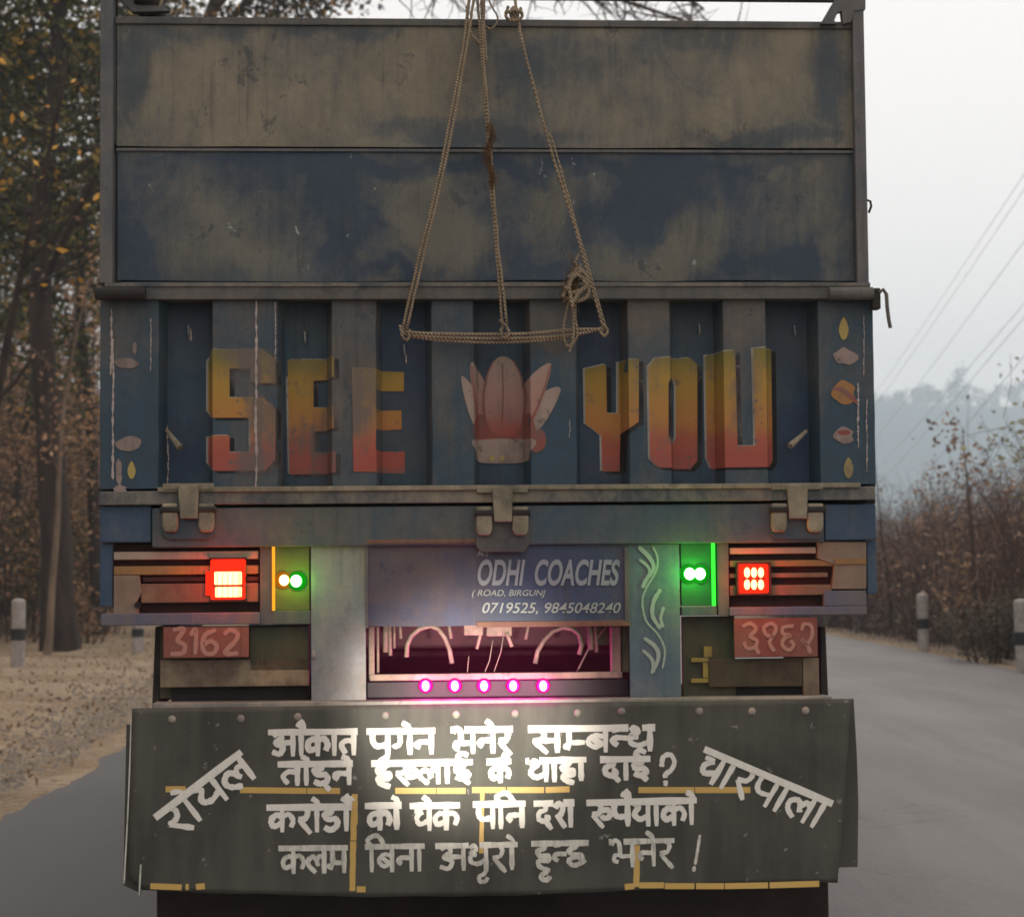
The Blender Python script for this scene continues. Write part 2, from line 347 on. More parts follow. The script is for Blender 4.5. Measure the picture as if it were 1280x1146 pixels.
# rail under the boards
P(Geo().pbox(131, 353.5, 1088, 374, -.035, .06), 'latch_rail', 'rail')
P(Geo().pbox(131, 353.5, 1088, 358, -.041, -.035), 'rail_bead', 'rail_edge', .001)
for a, b in ((119, 182), (1036, 1091)):
    g = Geo(); (xa, z), (xb, _) = L(a, 367, -.06), L(b, 367, -.06)
    g.tube([(xa, -.06, z), (xb, -.06, z)], .021, 12); P(g, 'latch_bar', 'soot' if a < 600 else 'rail', .002)
g = Geo(); g.pbox(1091, 360, 1101, 386, -.075, -.03); h = P(g, 'latch_bracket', 'soot')
g = Geo(); q = [(1099, 366), (1104, 362), (1108, 368), (1109, 384), (1111, 400), (1113, 410)]
g.tube([(L(a, b, -.08)[0], -.08, L(a, b, -.08)[1]) for a, b in q], .006, 8); P(g, 'latch_handle', 'rail', 0)
# tailgate: recessed sheet and pressed ribs
REC, RID = .075, -.012
RIDGES = [(125, 198), (266, 347), (415, 470), (540, 592), (663, 720), (786, 838), (905, 958), (1024, 1093)]
P(sheet(126, 372, 1092, 612, REC, .01, .003, seed=4), 'tailgate_sheet', 'recess', 0, smooth=True)
SL = .018
knots = []
for i, (a, b) in enumerate(RIDGES):
    xa, xb = L(a, 490, RID)[0], L(b, 490, RID)[0]; zt, zb = L(600, 373, RID)[1], L(600, 608, RID)[1]
    s0 = 0 if i == 0 else SL; s1 = 0 if i == 7 else SL
    g = Geo(); n_ = 14; vs = []
    for j in range(n_ + 1):
        z = zt + (zb - zt) * j / n_; wv_ = .002 * noise.noise((i * 3.1, j * .5, 0))
        vs += [(xa - s0, REC - .0005, z), (xa + wv_, RID, z), (xb + wv_, RID, z), (xb + s1, REC - .0005, z)]
    g.add(vs, [(4 * j + k + 4, 4 * j + k + 5, 4 * j + k + 1, 4 * j + k) for j in range(n_) for k in range(3)])
    P(g, 'rib', 'ridge', .0025)
    knots += [xa - s0, xa, xb, xb + s1]
def prof(x):
    for i in range(0, len(knots), 4):
        a, b, c_, d = knots[i:i + 4]
        if b <= x <= c_: return RID
        if a < x < b: return REC + (RID - REC) * (x - a) / (b - a)
        if c_ < x < d: return RID + (REC - RID) * (x - c_) / (d - c_)
    return REC
def painted(name, polys, mat, lift=.0025, joined=False):
    if joined: return painted1(name, polys, mat, lift)
    for i_, q_ in enumerate(polys): painted1(name, [q_], mat, lift + i_ * .00012)
def rounded(p):
    n = len(p); o = []
    for i in range(n):
        a, b, c_, e = p[i - 1], p[i], p[(i + 1) % n], p[(i + 2) % n]
        for j in range(4):
            t = j / 4; o.append(tuple(.5 * (2 * b[d] + (c_[d] - a[d]) * t + (2 * a[d] - 5 * b[d] + 4 * c_[d] - e[d]) * t * t + (3 * b[d] - a[d] - 3 * c_[d] + e[d]) * t ** 3) for d in (0, 1)))
    return o
def painted1(name, polys, mat, lift):
    if name in ('lotus_painting', 'flower_painting'): polys = [rounded(q) for q in polys]
    """flat paint that follows the ribs of the tailgate"""
    bm = bmesh.new()
    for k, pts in enumerate(polys):
        vs = [bm.verts.new((*[L(a, b, .015)[0:1][0]], 0, L(a, b, .015)[1])) for a, b in pts]
        bm.faces.new(vs)
    bm.normal_update(); bmesh.ops.triangulate(bm, faces=bm.faces[:])
    for kx in knots + [k_ + .0008 for k_ in knots] + [k_ - .0008 for k_ in knots]:
        bmesh.ops.bisect_plane(bm, geom=bm.verts[:] + bm.edges[:] + bm.faces[:], plane_co=(kx, 0, 0), plane_no=(1, 0, 0))
    for v in bm.verts: v.co.y = prof(v.co.x) - lift
    for f in bm.faces:
        if f.normal.y > 0: f.normal_flip()
    me = bpy.data.meshes.new(name); bm.to_mesh(me); bm.free(); me.materials.append(mat)
    o = bpy.data.objects.new(name, me); COL.objects.link(o); o.parent = T; return o
WEAR = [(325, 480, 30, 70, .42), (330, 570, 30, 50, .35), (450, 490, 26, 80, .5), (416, 540, 20, 80, .2), (565, 520, 30, 80, .4), (810, 500, 24, 60, .05), (930, 480, 22, 60, .25), (500, 600, 30, 20, .5), (300, 430, 40, 20, .25)]
def lettermat(name, stops, dustamt=.16, wear=WEAR, dust=A(84, 76, 72), soft=.10):
    g = N(name); c = g.co(); sp = g.n('ShaderNodeSeparateXYZ'); g.put(sp.inputs[0], c)
    z = g.ma('ADD', sp.outputs[2], g.ma('MULTIPLY', g.ma('SUBTRACT', g.noise(g.scale(c, (1, 1, .6)), 9, 5, .6), .5), soft))
    k = stops[0][1]
    for (p0, c0), (p1, c1) in zip(stops, stops[1:]):
        za, zb = L(640, p0, 0)[1], L(640, p1, 0)[1]
        k = g.mix(g.rng(z, za, zb), k, c1)
    m = g.ma('ADD', g.ma('MULTIPLY', g.ma('SUBTRACT', g.noise(c, 5, 8, .65), .5), 1.6), dustamt)
    m = g.ma('ADD', m, g.ma('MULTIPLY', g.ma('SUBTRACT', g.noise(g.scale(c, (24, 24, 2)), 1.5, 6, .7), .5), .9)); m = g.ma('ADD', m, g.rng(g.noise(c, 32, 6, .75), .58, .66, 0, .5))
    m = g.ma('ADD', m, blobmask(g, wear, .05))
    f = g.rng(m, .12, .75, 0, .93)
    k = g.mix(f, k, dust)
    g.bump(g.noise(c, 40, 4), .15, .005)
    return g.out(k, .7, 0, .2)
YEL = [(440, A(100, 92, 48)), (478, A(134, 106, 48)), (525, A(142, 98, 52)), (556, A(134, 72, 56)), (572, A(130, 66, 56))]
M['letters'] = lettermat('yellow_to_red_paint', YEL)
M['outline'] = lettermat('pale_outline_paint', [(440, A(132, 130, 122))], .3)
M['lshadow'] = lettermat('black_shadow_paint', [(440, A(26, 26, 28))], .1)
Sp = [(258, 450), (266, 438), (330, 438), (345, 450), (345, 480), (316, 480), (316, 462), (288, 462), (288, 498), (330, 498), (345, 512), (345, 575), (333, 589), (268, 589), (258, 578), (258, 545), (288, 545), (288, 566), (314, 566), (314, 523), (266, 523), (258, 512)]
E1 = [(358, 447), (418, 447), (418, 472), (391, 474), (391, 508), (418, 508), (418, 536), (391, 538), (391, 565), (420, 565), (420, 591), (361, 592)]
E2 = [(440, 460), (505, 463), (505, 487), (470, 487), (470, 512), (502, 511), (502, 535), (470, 537), (470, 563), (506, 563), (506, 591), (442, 590)]
Yp = [(733, 459), (760, 453), (761, 515), (775, 515), (775, 451), (797, 450), (797, 528), (778, 541), (777, 588), (755, 588), (754, 543), (734, 528)]
Up = [(885, 442), (917, 439), (920, 558), (942, 558), (939, 437), (968, 434), (970, 575), (964, 584), (893, 585), (887, 572)]
Ol = [(809, 460), (818, 449), (866, 445), (875, 453), (875, 575), (866, 585), (822, 585), (811, 575)]
Oi = [(834, 480), (838, 473), (845, 472), (848, 480), (848, 546), (844, 553), (838, 553), (834, 546)]
Oq = [[Ol[i], Ol[(i + 1) % 8], Oi[(i + 1) % 8], Oi[i]] for i in range(8)]
sh = lambda p, dx, dy_: [(a + dx, b + dy_) for a, b in p]
E2b = [[(470, 462), (505, 463), (505, 487), (470, 487)], [(470, 512), (502, 511), (502, 535), (470, 537)], [(446, 564), (470, 563), (506, 563), (506, 591), (446, 590)]]
for q in ([Sp], [E1], [E2], [Yp], Oq, [Up]):
    if q[0] is not E2:
        painted('letter_shadow', [sh(p, 6, 3) for p in q], M['lshadow'], .0014, True)
        painted('letter_outline', [sh(p, -2.5, -1) for p in q], M['outline'], .0022, True)
    painted('painted_letter', q, M['letters'], .003, True)
# lotus
PW = [(628, 600, 30, 30, .3)]
M['petal'] = lettermat('pink_petal_paint', [(440, A(134, 116, 104)), (505, A(132, 100, 92)), (540, A(122, 66, 58))], .14, PW)
M['petal_dark'] = lettermat('red_petal_paint', [(440, A(112, 84, 78)), (540, A(112, 60, 52))], .28, PW)
M['petal_pale'] = lettermat('pale_petal_paint', [(440, A(128, 112, 102))], .26, PW)
painted('lotus_painting', [[(576, 472), (590, 484), (605, 515), (612, 546), (598, 542), (584, 512)], [(700, 487), (684, 488), (664, 505), (648, 546), (668, 543), (688, 516)]], M['petal_pale'], .0022)
painted('lotus_painting', [[(588, 455), (602, 466), (611, 492), (613, 546), (598, 532), (590, 492)], [(688, 456), (668, 466), (652, 490), (647, 546), (664, 530), (680, 492)]], M['petal'], .0028)
painted('lotus_painting', [[(596, 520), (606, 518), (618, 536), (642, 536), (656, 518), (664, 522), (664, 549), (596, 549)], [(664, 542), (676, 538), (681, 545), (680, 560), (666, 566)]], M['petal_dark'], .0034)
painted('lotus_painting', [[(629, 443), (619, 449), (612, 464), (608, 487), (607, 510), (612, 532), (622, 541), (643, 542), (653, 530), (655, 500), (652, 470), (642, 449)]], M['petal'], .0042)
def thinline(p, w_=1.1):
    q_ = cat(p, 4); return [(a - w_, b) for a, b in q_] + [(a + w_, b) for a, b in q_[::-1]]
for p_ in ([(618, 449), (609, 470), (605, 500), (609, 530)], [(643, 449), (654, 472), (658, 500), (654, 528)], [(589, 458), (592, 490), (600, 528)], [(687, 459), (678, 492), (664, 526)], [(629, 452), (630, 490), (629, 525)]):
    painted('petal_line', [thinline(p_)], M['petal_dark'], .0052)
painted('lotus_painting', [[(594, 549), (665, 549), (662, 566), (655, 577), (602, 577), (596, 566)]], M['petal_pale'], .0046)
M['drop'] = lettermat('yellow_drop_paint', [(440, A(138, 122, 70))], .15, [(628, 700, 9, 9, 0)])
drop = lambda x, y, w_, h_: [(x, y - h_), (x + w_, y), (x + w_ * .6, y + h_ * .8), (x, y + h_), (x - w_ * .6, y + h_ * .8), (x - w_, y)]
painted('lotus_painting', [drop(616, 571, 3, 4), drop(629, 571, 3, 4)], M['drop'], .0054)
# side column motifs
def splash(x, y, rx, ry, n_=11, j=.35, sd_=0):
    r_ = random.Random(sd_ + x); return [(x + rx * math.cos(6.283 * k / n_) * (1 - j * r_.random()), y + ry * math.sin(6.283 * k / n_) * (1 - j * r_.random())) for k in range(n_)]
painted('flower_painting', [drop(1052, 412, 6, 14), drop(1058, 585, 6, 13), drop(166, 588, 5, 11)], M['drop'], .0028)
M['pinkish'] = lettermat('faded_pink_paint', [(440, A(124, 108, 102))], .42, [(628, 700, 9, 9, 0)])
M['ochre'] = lettermat('ochre_paint', [(440, A(136, 104, 62)), (500, A(128, 92, 56))], .22, [(628, 700, 9, 9, 0)])
painted('flower_painting', [splash(1054, 447, 17, 12), splash(1052, 545, 15, 12), splash(163, 555, 18, 11), splash(150, 590, 5, 20), splash(160, 455, 16, 9), splash(152, 612, 10, 6), splash(170, 437, 3, 9)], M['pinkish'], .0028)
painted('flower_painting', [splash(1052, 492, 18, 17)], M['ochre'], .0028)
painted('flower_painting', [[(1036, 488), (1050, 485), (1066, 498), (1068, 506), (1048, 491)], splash(1053, 541, 10, 4)], M['petal_dark'], .0036)
# scratches and drips of bare metal / whitewash
M['scratch'] = lettermat('pale_scratch', [(440, A(142, 130, 124))], .1, [(320, 560, 9, 60, .1)], soft=.02)
def streakpoly(x, y0, y1, w_, sd_=1, k=44, br=.0):
    r_ = random.Random(sd_); Lf, Rt = [], []; cx = x
    for i in range(k + 1):
        y = y0 + (y1 - y0) * i / k; cx = x + 1.6 * noise.noise((sd_, y * .02, 0)) + .8 * noise.noise((sd_, y * .12, 4)); hw = w_ * (.2 + .9 * r_.random() ** 1.5)
        Lf.append((cx - hw, y)); Rt.append((cx + hw, y))
    return Lf + Rt[::-1]
painted('paint_scratch', [streakpoly(321, 373, 609, 2.0, 3), streakpoly(141, 388, 470, 1.8, 4), streakpoly(143, 425, 600, 1.8, 6), [(300, 371), (323, 371), (322, 376), (310, 375)]], M['scratch'], .0042)
painted('paint_scratch', [streakpoly(1077, 395, 470, .8, 9), streakpoly(1070, 480, 560, 1.5, 10), streakpoly(1081, 500, 590, 1., 11), streakpoly(711, 525, 548, .7, 12), streakpoly(508, 440, 452, 1, 14, 4), streakpoly(236, 408, 424, 1.6, 13, 4), streakpoly(345, 380, 450, .8, 24), streakpoly(190, 400, 465, .8, 27), streakpoly(207, 530, 605, 1.4, 28)], M['scratch'], .0042)
# little hooks and the two slanted pins
for a, b in ((236, 413), (381, 421), (505, 437), (873, 411), (992, 413)):
    x, z = L(a, b, REC); g = Geo(); g.tube([(x, REC, z + .012), (x, REC - .014, z + .014), (x + .002, REC - .016, z - .014), (x, REC - .004, z - .024)], .0032, 6); P(g, 'hook', 'galv', 0)
for q in (((207, 537), (226, 560)), ((1010, 538), (986, 558))):
    g = Geo(); (xa, za), (xb, zb) = L(*q[0], .01), L(*q[1], .01)
    g.tube([(xa, .035, za), (xb, -.01, zb)], [.006, .011], 8); P(g, 'pin', 'khaki', 0)
# bottom rail
P(Geo().pbox(124, 611, 1094, 628, -.035, .06), 'tailgate_rail', 'rail_edge', .003)
P(Geo().pbox(197, 606, 1076, 612, -.046, .02), 'rail_bead', 'khaki', .002)
P(Geo().pbox(124, 606, 1094, 633, .062, .08), 'gap_strip', 'dark', 0)
# hinges
for x, y in ((235, 628), (628, 632), (997, 628)):
    g = Geo(); s_ = 1; pl = x == 628
    g.pbox(x - 32, y - 24, x + 32, y - 16, -.050, -.036); hinge = P(g, 'hinge', 'khaki', .003)
    f_ = Geo()
    f_.poly([(x - 13, y - 22), (x + 13, y - 22), (x + 12, y + 20), (x - 10, y + 20)], -.062, -.040)
    f_.build('hinge_strap', M['khaki'], hinge, .003)
    f_ = Geo(); f_.poly([(x - 33, y + 2), (x + 33, y + 2), (x + 33, y + 40 + 10 * pl), (x + 27, y + 46 + 12 * pl), (x - 27, y + 46 + 12 * pl), (x - 33, y + 40 + 10 * pl)], -.034, -.023); f_.build('hinge_plate', M['ridge'] if not pl else M['rail'], hinge, .003)
    for q in (-1, 1):
        f_ = Geo(); xc = x + q * 22.5; f_.poly([(xc - 10, y + 1), (xc + 10, y + 1), (xc + 10, y + 30), (xc + 7, y + 37), (xc - 7, y + 37), (xc - 10, y + 30)], -.055, -.034); f_.build('hinge_knuckle', M['khaki'], hinge, .006)
    f_ = Geo(); z = L(x, y + 9, -.05)[1]
    f_.tube([(L(x - 35, y, -.05)[0], -.048, z), (L(x + 35, y, -.05)[0], -.048, z)], .012, 12); f_.build('hinge_pin', M['soot'], hinge, .001)
# cross member and corners
P(Geo().pbox(190, 632, 1030, 681, -.022, .06), 'cross_member', 'cross', .004)
P(Geo().pbox(125, 632, 189, 678, -.012, .08), 'corner_block', 'corner_blue', .004)
P(Geo().pbox(1031, 630, 1095, 675, -.012, .08), 'corner_block', 'corner_blue', .004)
P(Geo().pbox(125, 679, 141, 758, .01, .09), 'corner_strip', 'corner_blue', .003)
P(Geo().pbox(1084, 676, 1096, 742, .01, .09), 'corner_strip', 'corner_blue', .003)
# louvred lamp panels
LR = [(126, 678, 0)]
panel = P(Geo().pbox(142, 680, 324, 766, .04, .06), 'lamp_panel', 'maroon', .002)
for y0, y1, xa, xb, m in ((689, 699, 142, 323, 'slat_grey'), (707, 718, 142, 323, 'slat_yellow'), (729, 753, 176, 323, 'slat'), (721, 727, 178, 323, 'maroon')):
    Geo().pbox(xa, y0, xb, y1, .005, .035).build('slat', M[m], panel, .003)
Geo().poly([(142, 719), (174, 719), (177, 740), (171, 752), (173, 768), (142, 768)], .0, .03).build('end_plate', M['tan'], panel, .002)
Geo().disc((L(172, 756, -.01)[0], 0, L(172, 756, -.01)[1]), (0, -1, 0), .01, .012, 10).build('bolt', M['dark'], panel)
P(Geo().pbox(126, 766, 325, 781, -.006, .05), 'lower_rail', 'lowrail', .003)
P(Geo().pbox(325, 680, 340, 781, .0, .05), 'lamp_divider', 'cross', .002)
P(Geo().pbox(340, 763, 388, 780, .0, .05), 'lamp_divider', 'cross', .002)
panel = P(Geo().pbox(912, 676, 1083, 758, .04, .06), 'lamp_panel', 'maroon', .002)
for y0, y1, xa, xb, m in ((684, 692, 912, 1020, 'slat_grey'), (700, 708, 912, 1042, 'slat_yellow'), (716, 722, 912, 1035, 'slat'), (731, 744, 912, 1040, 'slat')):
    Geo().pbox(xa, y0, xb, y1, .005, .035).build('slat', M[m], panel, .003)
Geo().poly([(1022, 677), (1083, 677), (1083, 736), (1040, 736), (1043, 706), (1022, 698)], .0, .03).build('end_plate', M['tan'], panel, .002)
Geo().pbox(1044, 698, 1083, 705, -.006, -.001).build('slat', M['slat_yellow'], panel, .001)
Geo().pbox(1030, 738, 1083, 757, .0, .03).build('end_plate', M['lowrail'], panel, .002)
P(Geo().pbox(912, 758, 1084, 769, -.006, .05), 'lower_rail', 'lowrail', .003)
P(Geo().pbox(897, 677, 911, 769, .0, .05), 'lamp_divider', 'cross', .002)
P(Geo().pbox(852, 758, 896, 769, .0, .05), 'lamp_divider', 'cross', .002)
# red tail lamps
def plight(px, py, dy, col, e, r=.02):
    x, z = L(px, py, dy); d = bpy.data.lights.new('lamp_light', 'POINT'); o = bpy.data.objects.new('lamp_light', d); COL.objects.link(o)
    d.energy = e; d.color = col; d.shadow_soft_size = r; o.parent = T; o.location = (x, dy, z); return o
RED = glow('lit_red_lens', (1, .02, .006), 1.6); HOT = glow('hot_orange_lens', (1, .34, .12), 7); WARM = glow('warm_red_lens', (1, .06, .02), .6)
GRN = glow('lit_green_lens', (.04, 1, .04), 1.6); GHOT = glow('hot_green_led', (.6, 1, .6), 9); ORG = glow('lit_orange_lens', (1, .35, .02), 1.4); OHOT = glow('hot_orange_led', (1, .75, .25), 9)
PNK0 = glow('pink_halo_glow', (1, .0, .30), .8); GRN0 = glow('green_halo_glow', (.01, 1, .02), .22); ORG0 = glow('orange_halo_glow', (1, .30, .01), .35)  # weak glows for wide discs that imitate the halo around each lamp
PNK = glow('lit_pink_lens', (1, .02, .45), 2.0); PHOT = glow('hot_pink_led', (1, .40, .85), 5)
lamp = P(Geo().pbox(263, 699, 306, 749, -.012, .04), 'tail_lamp', RED, .006)
Geo().pbox(268, 714.5, 302, 730.5, -.018, -.012).build('lit_segment', HOT, lamp, .005)
Geo().pbox(269, 733.5, 302, 746, -.018, -.012).build('lit_segment', HOT, lamp, .005)
Geo().pbox(266, 731, 305, 733, -.021, -.012).build('lamp_divider', M['maroon'], lamp)
Geo().pbox(299.6, 715, 300.4, 746, -.021, -.018).build('lamp_divider', M['maroon'], lamp)
for q_ in range(5): Geo().pbox(271 + q_ * 6.6, 715, 271.7 + q_ * 6.6, 746, -.0195, -.018).build('lens_rib', RED, lamp)
for q_ in ((261, 696.5, 308, 699), (261, 749, 308, 751.5)): Geo().pbox(*q_, -.015, .03).build('bezel', M['maroon'], lamp, .001)
Geo().pbox(257, 714, 263, 744, -.006, .03).build('lamp_rim', RED, lamp, .002)
lamp = P(Geo().pbox(924, 705, 961, 741, -.012, .04), 'tail_lamp', RED, .006)
for i in range(3):
    for j in range(2):
        x, z = L(934 + i * 8.6, 715.5 + j * 15, -.014); Geo().ball((x, -.012, z), .0095, .008, .016, 10, 8).build('light_diode', HOT, lamp, 0, True)
for q_ in ((921, 702.5, 964, 705), (921, 741, 964, 743.5), (921, 705, 924, 741), (961, 705, 964, 741)): Geo().pbox(*q_, -.015, .03).build('bezel', M['maroon'], lamp, .001)
Geo().pbox(928, 722, 957, 724, -.021, -.012).build('lamp_divider', M['maroon'], lamp)
for px in (283, 942): plight(px, 722, -.07, (1, .05, .02), 1.8, .03)
# marker lamp boxes
def boxmat(name, a, b, x0, x1):
    g = N(name); sp = g.n('ShaderNodeSeparateXYZ'); g.put(sp.inputs[0], g.co())
    return g.out(g.mix(g.rng(sp.outputs[0], x0, x1), a, b), .4, 0, .5)
M['ybox'] = plain('yellow_green_box', A(84, 82, 18), .4, .3, 12, spec=.5); M['gbox'] = plain('green_box', A(14, 70, 24), .4, .35, 12, spec=.5)  # box colours raised to carry some of the lamps' glow
for x0, x1, m, edge, leds in ((340, 387, 'ybox', 342, ((355, 725, ORG, OHOT, 8), (370, 726, GRN, GHOT, 9))), (851, 896, 'gbox', 893, ((862.5, 717, GRN, GHOT, 9), (875.5, 717, GRN, GHOT, 9)))):
    y0 = 681 if x0 < 600 else 675
    bx_ = P(Geo().pbox(x0, y0, x1, y0 + 82, .02, .05), 'marker_lamp_box', m, .002)
    Geo().pbox(edge - 2, y0, edge + 1.2, y0 + 82, -.008, .019).build('box_edge', ORG if x0 < 600 else GRN, bx_, .001)  # side edge glows by material, imitating lamp light on the frame
    Geo().pbox(x0, y0 - 1, x1, y0 + 1, -.004, .019).build('box_edge', M[m], bx_, .001)
    for lx, ly, c1, c2, r in leds:
        x, z = L(lx, ly, .0); Geo().disc((x + (.003 if lx in (370, 875.5) else -.003), .02 - .0006 * (lx in (370, 875.5)), z), (0, -1, 0), r * .0034, .006, 22).build('halo_disc', ORG0 if c1 is ORG else GRN0, bx_, .001); Geo().disc((x, .012, z), (0, -1, 0), r * .0022, .004, 18).build('led_lens', c1, bx_, .002)  # widest disc glows to draw the halo around the diode
        Geo().ball((x, .006, z), r * .0018, .010, r * .00205, 14, 8).build('light_diode', c2, bx_, 0, True)
plight(352, 725, -.02, (1, .45, .03), .16, .012); plight(373, 726, -.02, (.1, 1, .05), .25, .012); plight(869, 717, -.02, (.03, 1, .08), .6, .012)
plight(868, 717, -.10, (.03, 1, .08), .8, .03); plight(366, 726, -.10, (.25, 1, .05), .3, .03)
# plates under the lamps
P(Geo().pbox(204, 783, 311, 822, .0, .012), 'number_plate', 'plate', .002)
P(Geo().pbox(200, 782, 387, 872, .07, .09), 'lower_panel', 'olive', .002)
P(Geo().pbox(312, 783, 386, 838, .03, .05), 'lower_panel', 'olive', .002)
M['brownp'] = weathered('brown_lower_panel', A(70, 58, 48), A(120, 106, 86), .35, 5, blobs=[(340, 850, 60, 16, .6)])
P(Geo().pbox(200, 824, 386, 858, .03, .05), 'lower_panel', 'brownp', .002)
P(Geo().pbox(214, 858, 387, 877, .055, .065), 'lower_slot', 'dark', 0)
P(Geo().pbox(918, 772, 1022, 821, .0, .012), 'number_plate', 'plate', .002)
P(Geo().pbox(853, 770, 919, 872, .05, .07), 'lower_panel', 'olive', .002)
P(Geo().pbox(886, 823, 1003, 858, .03, .05), 'lower_panel', weathered('dark_brown_panel', A(46, 38, 26), A(74, 62, 44), .4, 6), .002)
P(Geo().pbox(1004, 822, 1024, 872, .03, .05), 'lower_panel', 'brownp', .002)
P(Geo().pbox(853, 858, 1003, 874, .055, .065), 'lower_slot', 'dark', 0)
g = Geo()
for q in (((864, 822), (886, 822)), ((864, 848), (886, 848)), ((880, 808), (890, 816))):
    g.pbox(q[0][0], q[0][1], q[1][0], q[1][1] + 5, .035, .049)
g.pbox(879, 828, 886, 847, .036, .049); P(g, 'painted_mark', weathered('mustard_paint', A(120, 104, 48), A(80, 72, 50), .4, 20), 0)
# mudguards behind
for a, b, s_ in ((190, 200, 1), (1026, 1036, -1)):
    g = Geo()
    g.poly([(a + (4 if s_ > 0 else 0), 783), (b - (4 if s_ < 0 else 0), 783), (b, 882), (a - (0 if s_ > 0 else 0), 882)], .08, .7); P(g, 'mudguard', 'soot', .003)
# vertical sheets
P(sheet(389, 681, 457, 878, .0, .02, .004, 16, 30, 3), 'upright_sheet', 'galv', 0, smooth=True)
P(sheet(787, 681, 850, 874, .0, .02, .003, 16, 30, 5), 'upright_sheet', 'bluesheet', 0, smooth=True)
Geo()
x, z = L(392, 819, -.002); P(Geo().ball((x, -.002, z), .008, .006, .014), 'rivet', 'galv', 0, smooth=True)
# sign board
P(sheet(459, 681, 786, 781, -.004, .02, .003, 30, 12, 6), 'name_board', 'sign', 0, smooth=True)
P(Geo().pbox(457, 676, 460, 785, -.012, .01), 'board_edge', 'post', .001); P(Geo().pbox(459, 674, 594, 679, -.026, .01), 'board_edge', 'slat', .001)
P(Geo().pbox(781, 684, 787, 778, -.014, .0), 'board_edge', 'rail', .001); P(Geo().pbox(596, 776, 788, 783, -.014, .0), 'board_edge', 'slat', .001)
# opening behind with springs, hoses and the pink lamps
P(Geo().pbox(440, 770, 800, 876, .75, .77), 'opening_back', plain('maroon_lamp_glow', (.045, .010, .016), .8, .4, 9), 0)  # glow of the pink lamps is put into the wall's maroon colour
P(Geo().pbox(456, 851, 787, 874, .10, .5), 'lamp_shelf', 'dark', 0)
KH = M['khaki']
fr = P(Geo().pbox(462, 841, 778, 849, .05, .07), 'inner_frame', KH, .003)
Geo().pbox(461, 783, 468, 849, .06, .08).build('frame_post', KH, fr, .002); Geo().pbox(471, 783, 474, 841, .10, .12).build('frame_post', KH, fr, .002)
Geo().pbox(764, 783, 776, 846, .06, .10).build('frame_post', KH, fr, .002); Geo().pbox(777, 783, 786, 840, .08, .10).build('frame_post', M['brownp'], fr, .002)
def hose(q, r, dy=.1, m=KH, nm='hose'):
    g = Geo(); g.tube([(L(a, b, dy)[0], dy, L(a, b, dy)[1]) for a, b in q], r, 8); return P(g, nm, m, 0, smooth=True)
hose([(508, 821), (509, 806), (514, 795), (524, 786), (538, 782), (548, 786), (556, 797), (562, 812), (565, 829)], .0075)
hose([(669, 829), (672, 814), (680, 800), (691, 789), (704, 784), (716, 786), (724, 793), (727, 806), (724, 818)], .0075)
for q, r in (([(482, 778), (482, 815)], .009), ([(487, 778), (488, 819)], .006), ([(493, 778), (493, 810)], .004), ([(500, 778), (501, 798)], .005), ([(561, 780), (564, 798)], .006), ([(604, 780), (596, 811)], .005),
             ([(633, 790), (640, 808)], .006), ([(661, 780), (657, 799)], .005), ([(737, 780), (739, 812)], .010), ([(744, 780), (746, 815)], .006), ([(770, 770), (752, 790), (735, 812), (720, 842)], .003)):
    hose(q, r, .12)
for q in ([(630, 790), (626, 815), (617, 841)], [(616, 800), (612, 825), (606, 840)], [(586, 820), (584, 842)]): hose(q, .0012, .09, M['slat_grey'], 'wire')
P(Geo().pbox(580, 780, 604, 794, .10, .16), 'bracket', KH, .004); P(Geo().pbox(608, 780, 640, 795, .12, .16), 'bracket', KH, .004)
P(Geo().pbox(745, 783, 763, 806, .14, .18), 'bracket', 'brownp', .004)
for px in (532, 568.5, 605, 641.5, 679):
    x, z = L(px, 857, .04)
    led = P(Geo().disc((x, .052, z), (0, -1, 0), .024, .006, 22), 'pink_lamp', PNK0, .002); Geo().disc((x, .046, z), (0, -1, 0), .019, .004, 18).build('inner_lens', PNK, led, .002)  # base disc is widened and glows to draw the lamp's halo
    Geo().ball((x, .040, z), .0115, .010, .0165, 14, 8).build('light_diode', PHOT, led, 0, True)
    plight(px, 857, .018, (1, .02, .45), .45, .012); plight(px, 850, -.06, (1, .02, .45), .75, .02); plight(px, 835, .30, (1, .02, .45), 1.1, .02)
P(Geo().pbox(459, 850.5, 786, 872, .055, .08), 'lamp_strip', plain('dull_strip', (.018, .012, .014), .6, .4, 14), .002)
# ledge over the flap
g = Geo(); g.poly([(190, 879), (1040, 870), (1040, 876), (190, 886)], -.035, .07); P(g, 'flap_ledge', 'ledge', .003)

# ------------------------------------------------------------------ swirl ornament, digits, sign text
LIFT = [0]
def stroke(g_, pts, wpx, surf, taper=.25, smooth=True, jit=.30):
    """flat brush stroke; pts in photograph pixels, surf(px,py) gives the depth of the surface painted on"""
    q = cat(pts, 7) if smooth else cat([pts[0], pts[-1]])
    LIFT[0] = (LIFT[0] + 1) % 12; up = .0012 + LIFT[0] * .00022; n = len(q); vs = []
    for i, (x, y) in enumerate(q):
        a, b = q[max(i - 1, 0)], q[min(i + 1, n - 1)]; tx, ty = b[0] - a[0], b[1] - a[1]; l = math.hypot(tx, ty) or 1
        e = min(i, n - 1 - i); hw = wpx / 2 * (1 - taper if e == 0 else 1) * (1 + jit * (rnd.random() - .5))
        for s_ in (-1, 1):
            X, Y = x - ty / l * hw * s_, y + tx / l * hw * s_
            d = surf(X, Y) - up; lx, lz = L(X, Y, d); vs.append((lx, d, lz))
    g_.add(vs, [(2 * i, 2 * i + 1, 2 * i + 3, 2 * i + 2) for i in range(n - 1)])
flat = lambda d: (lambda x, y: d)
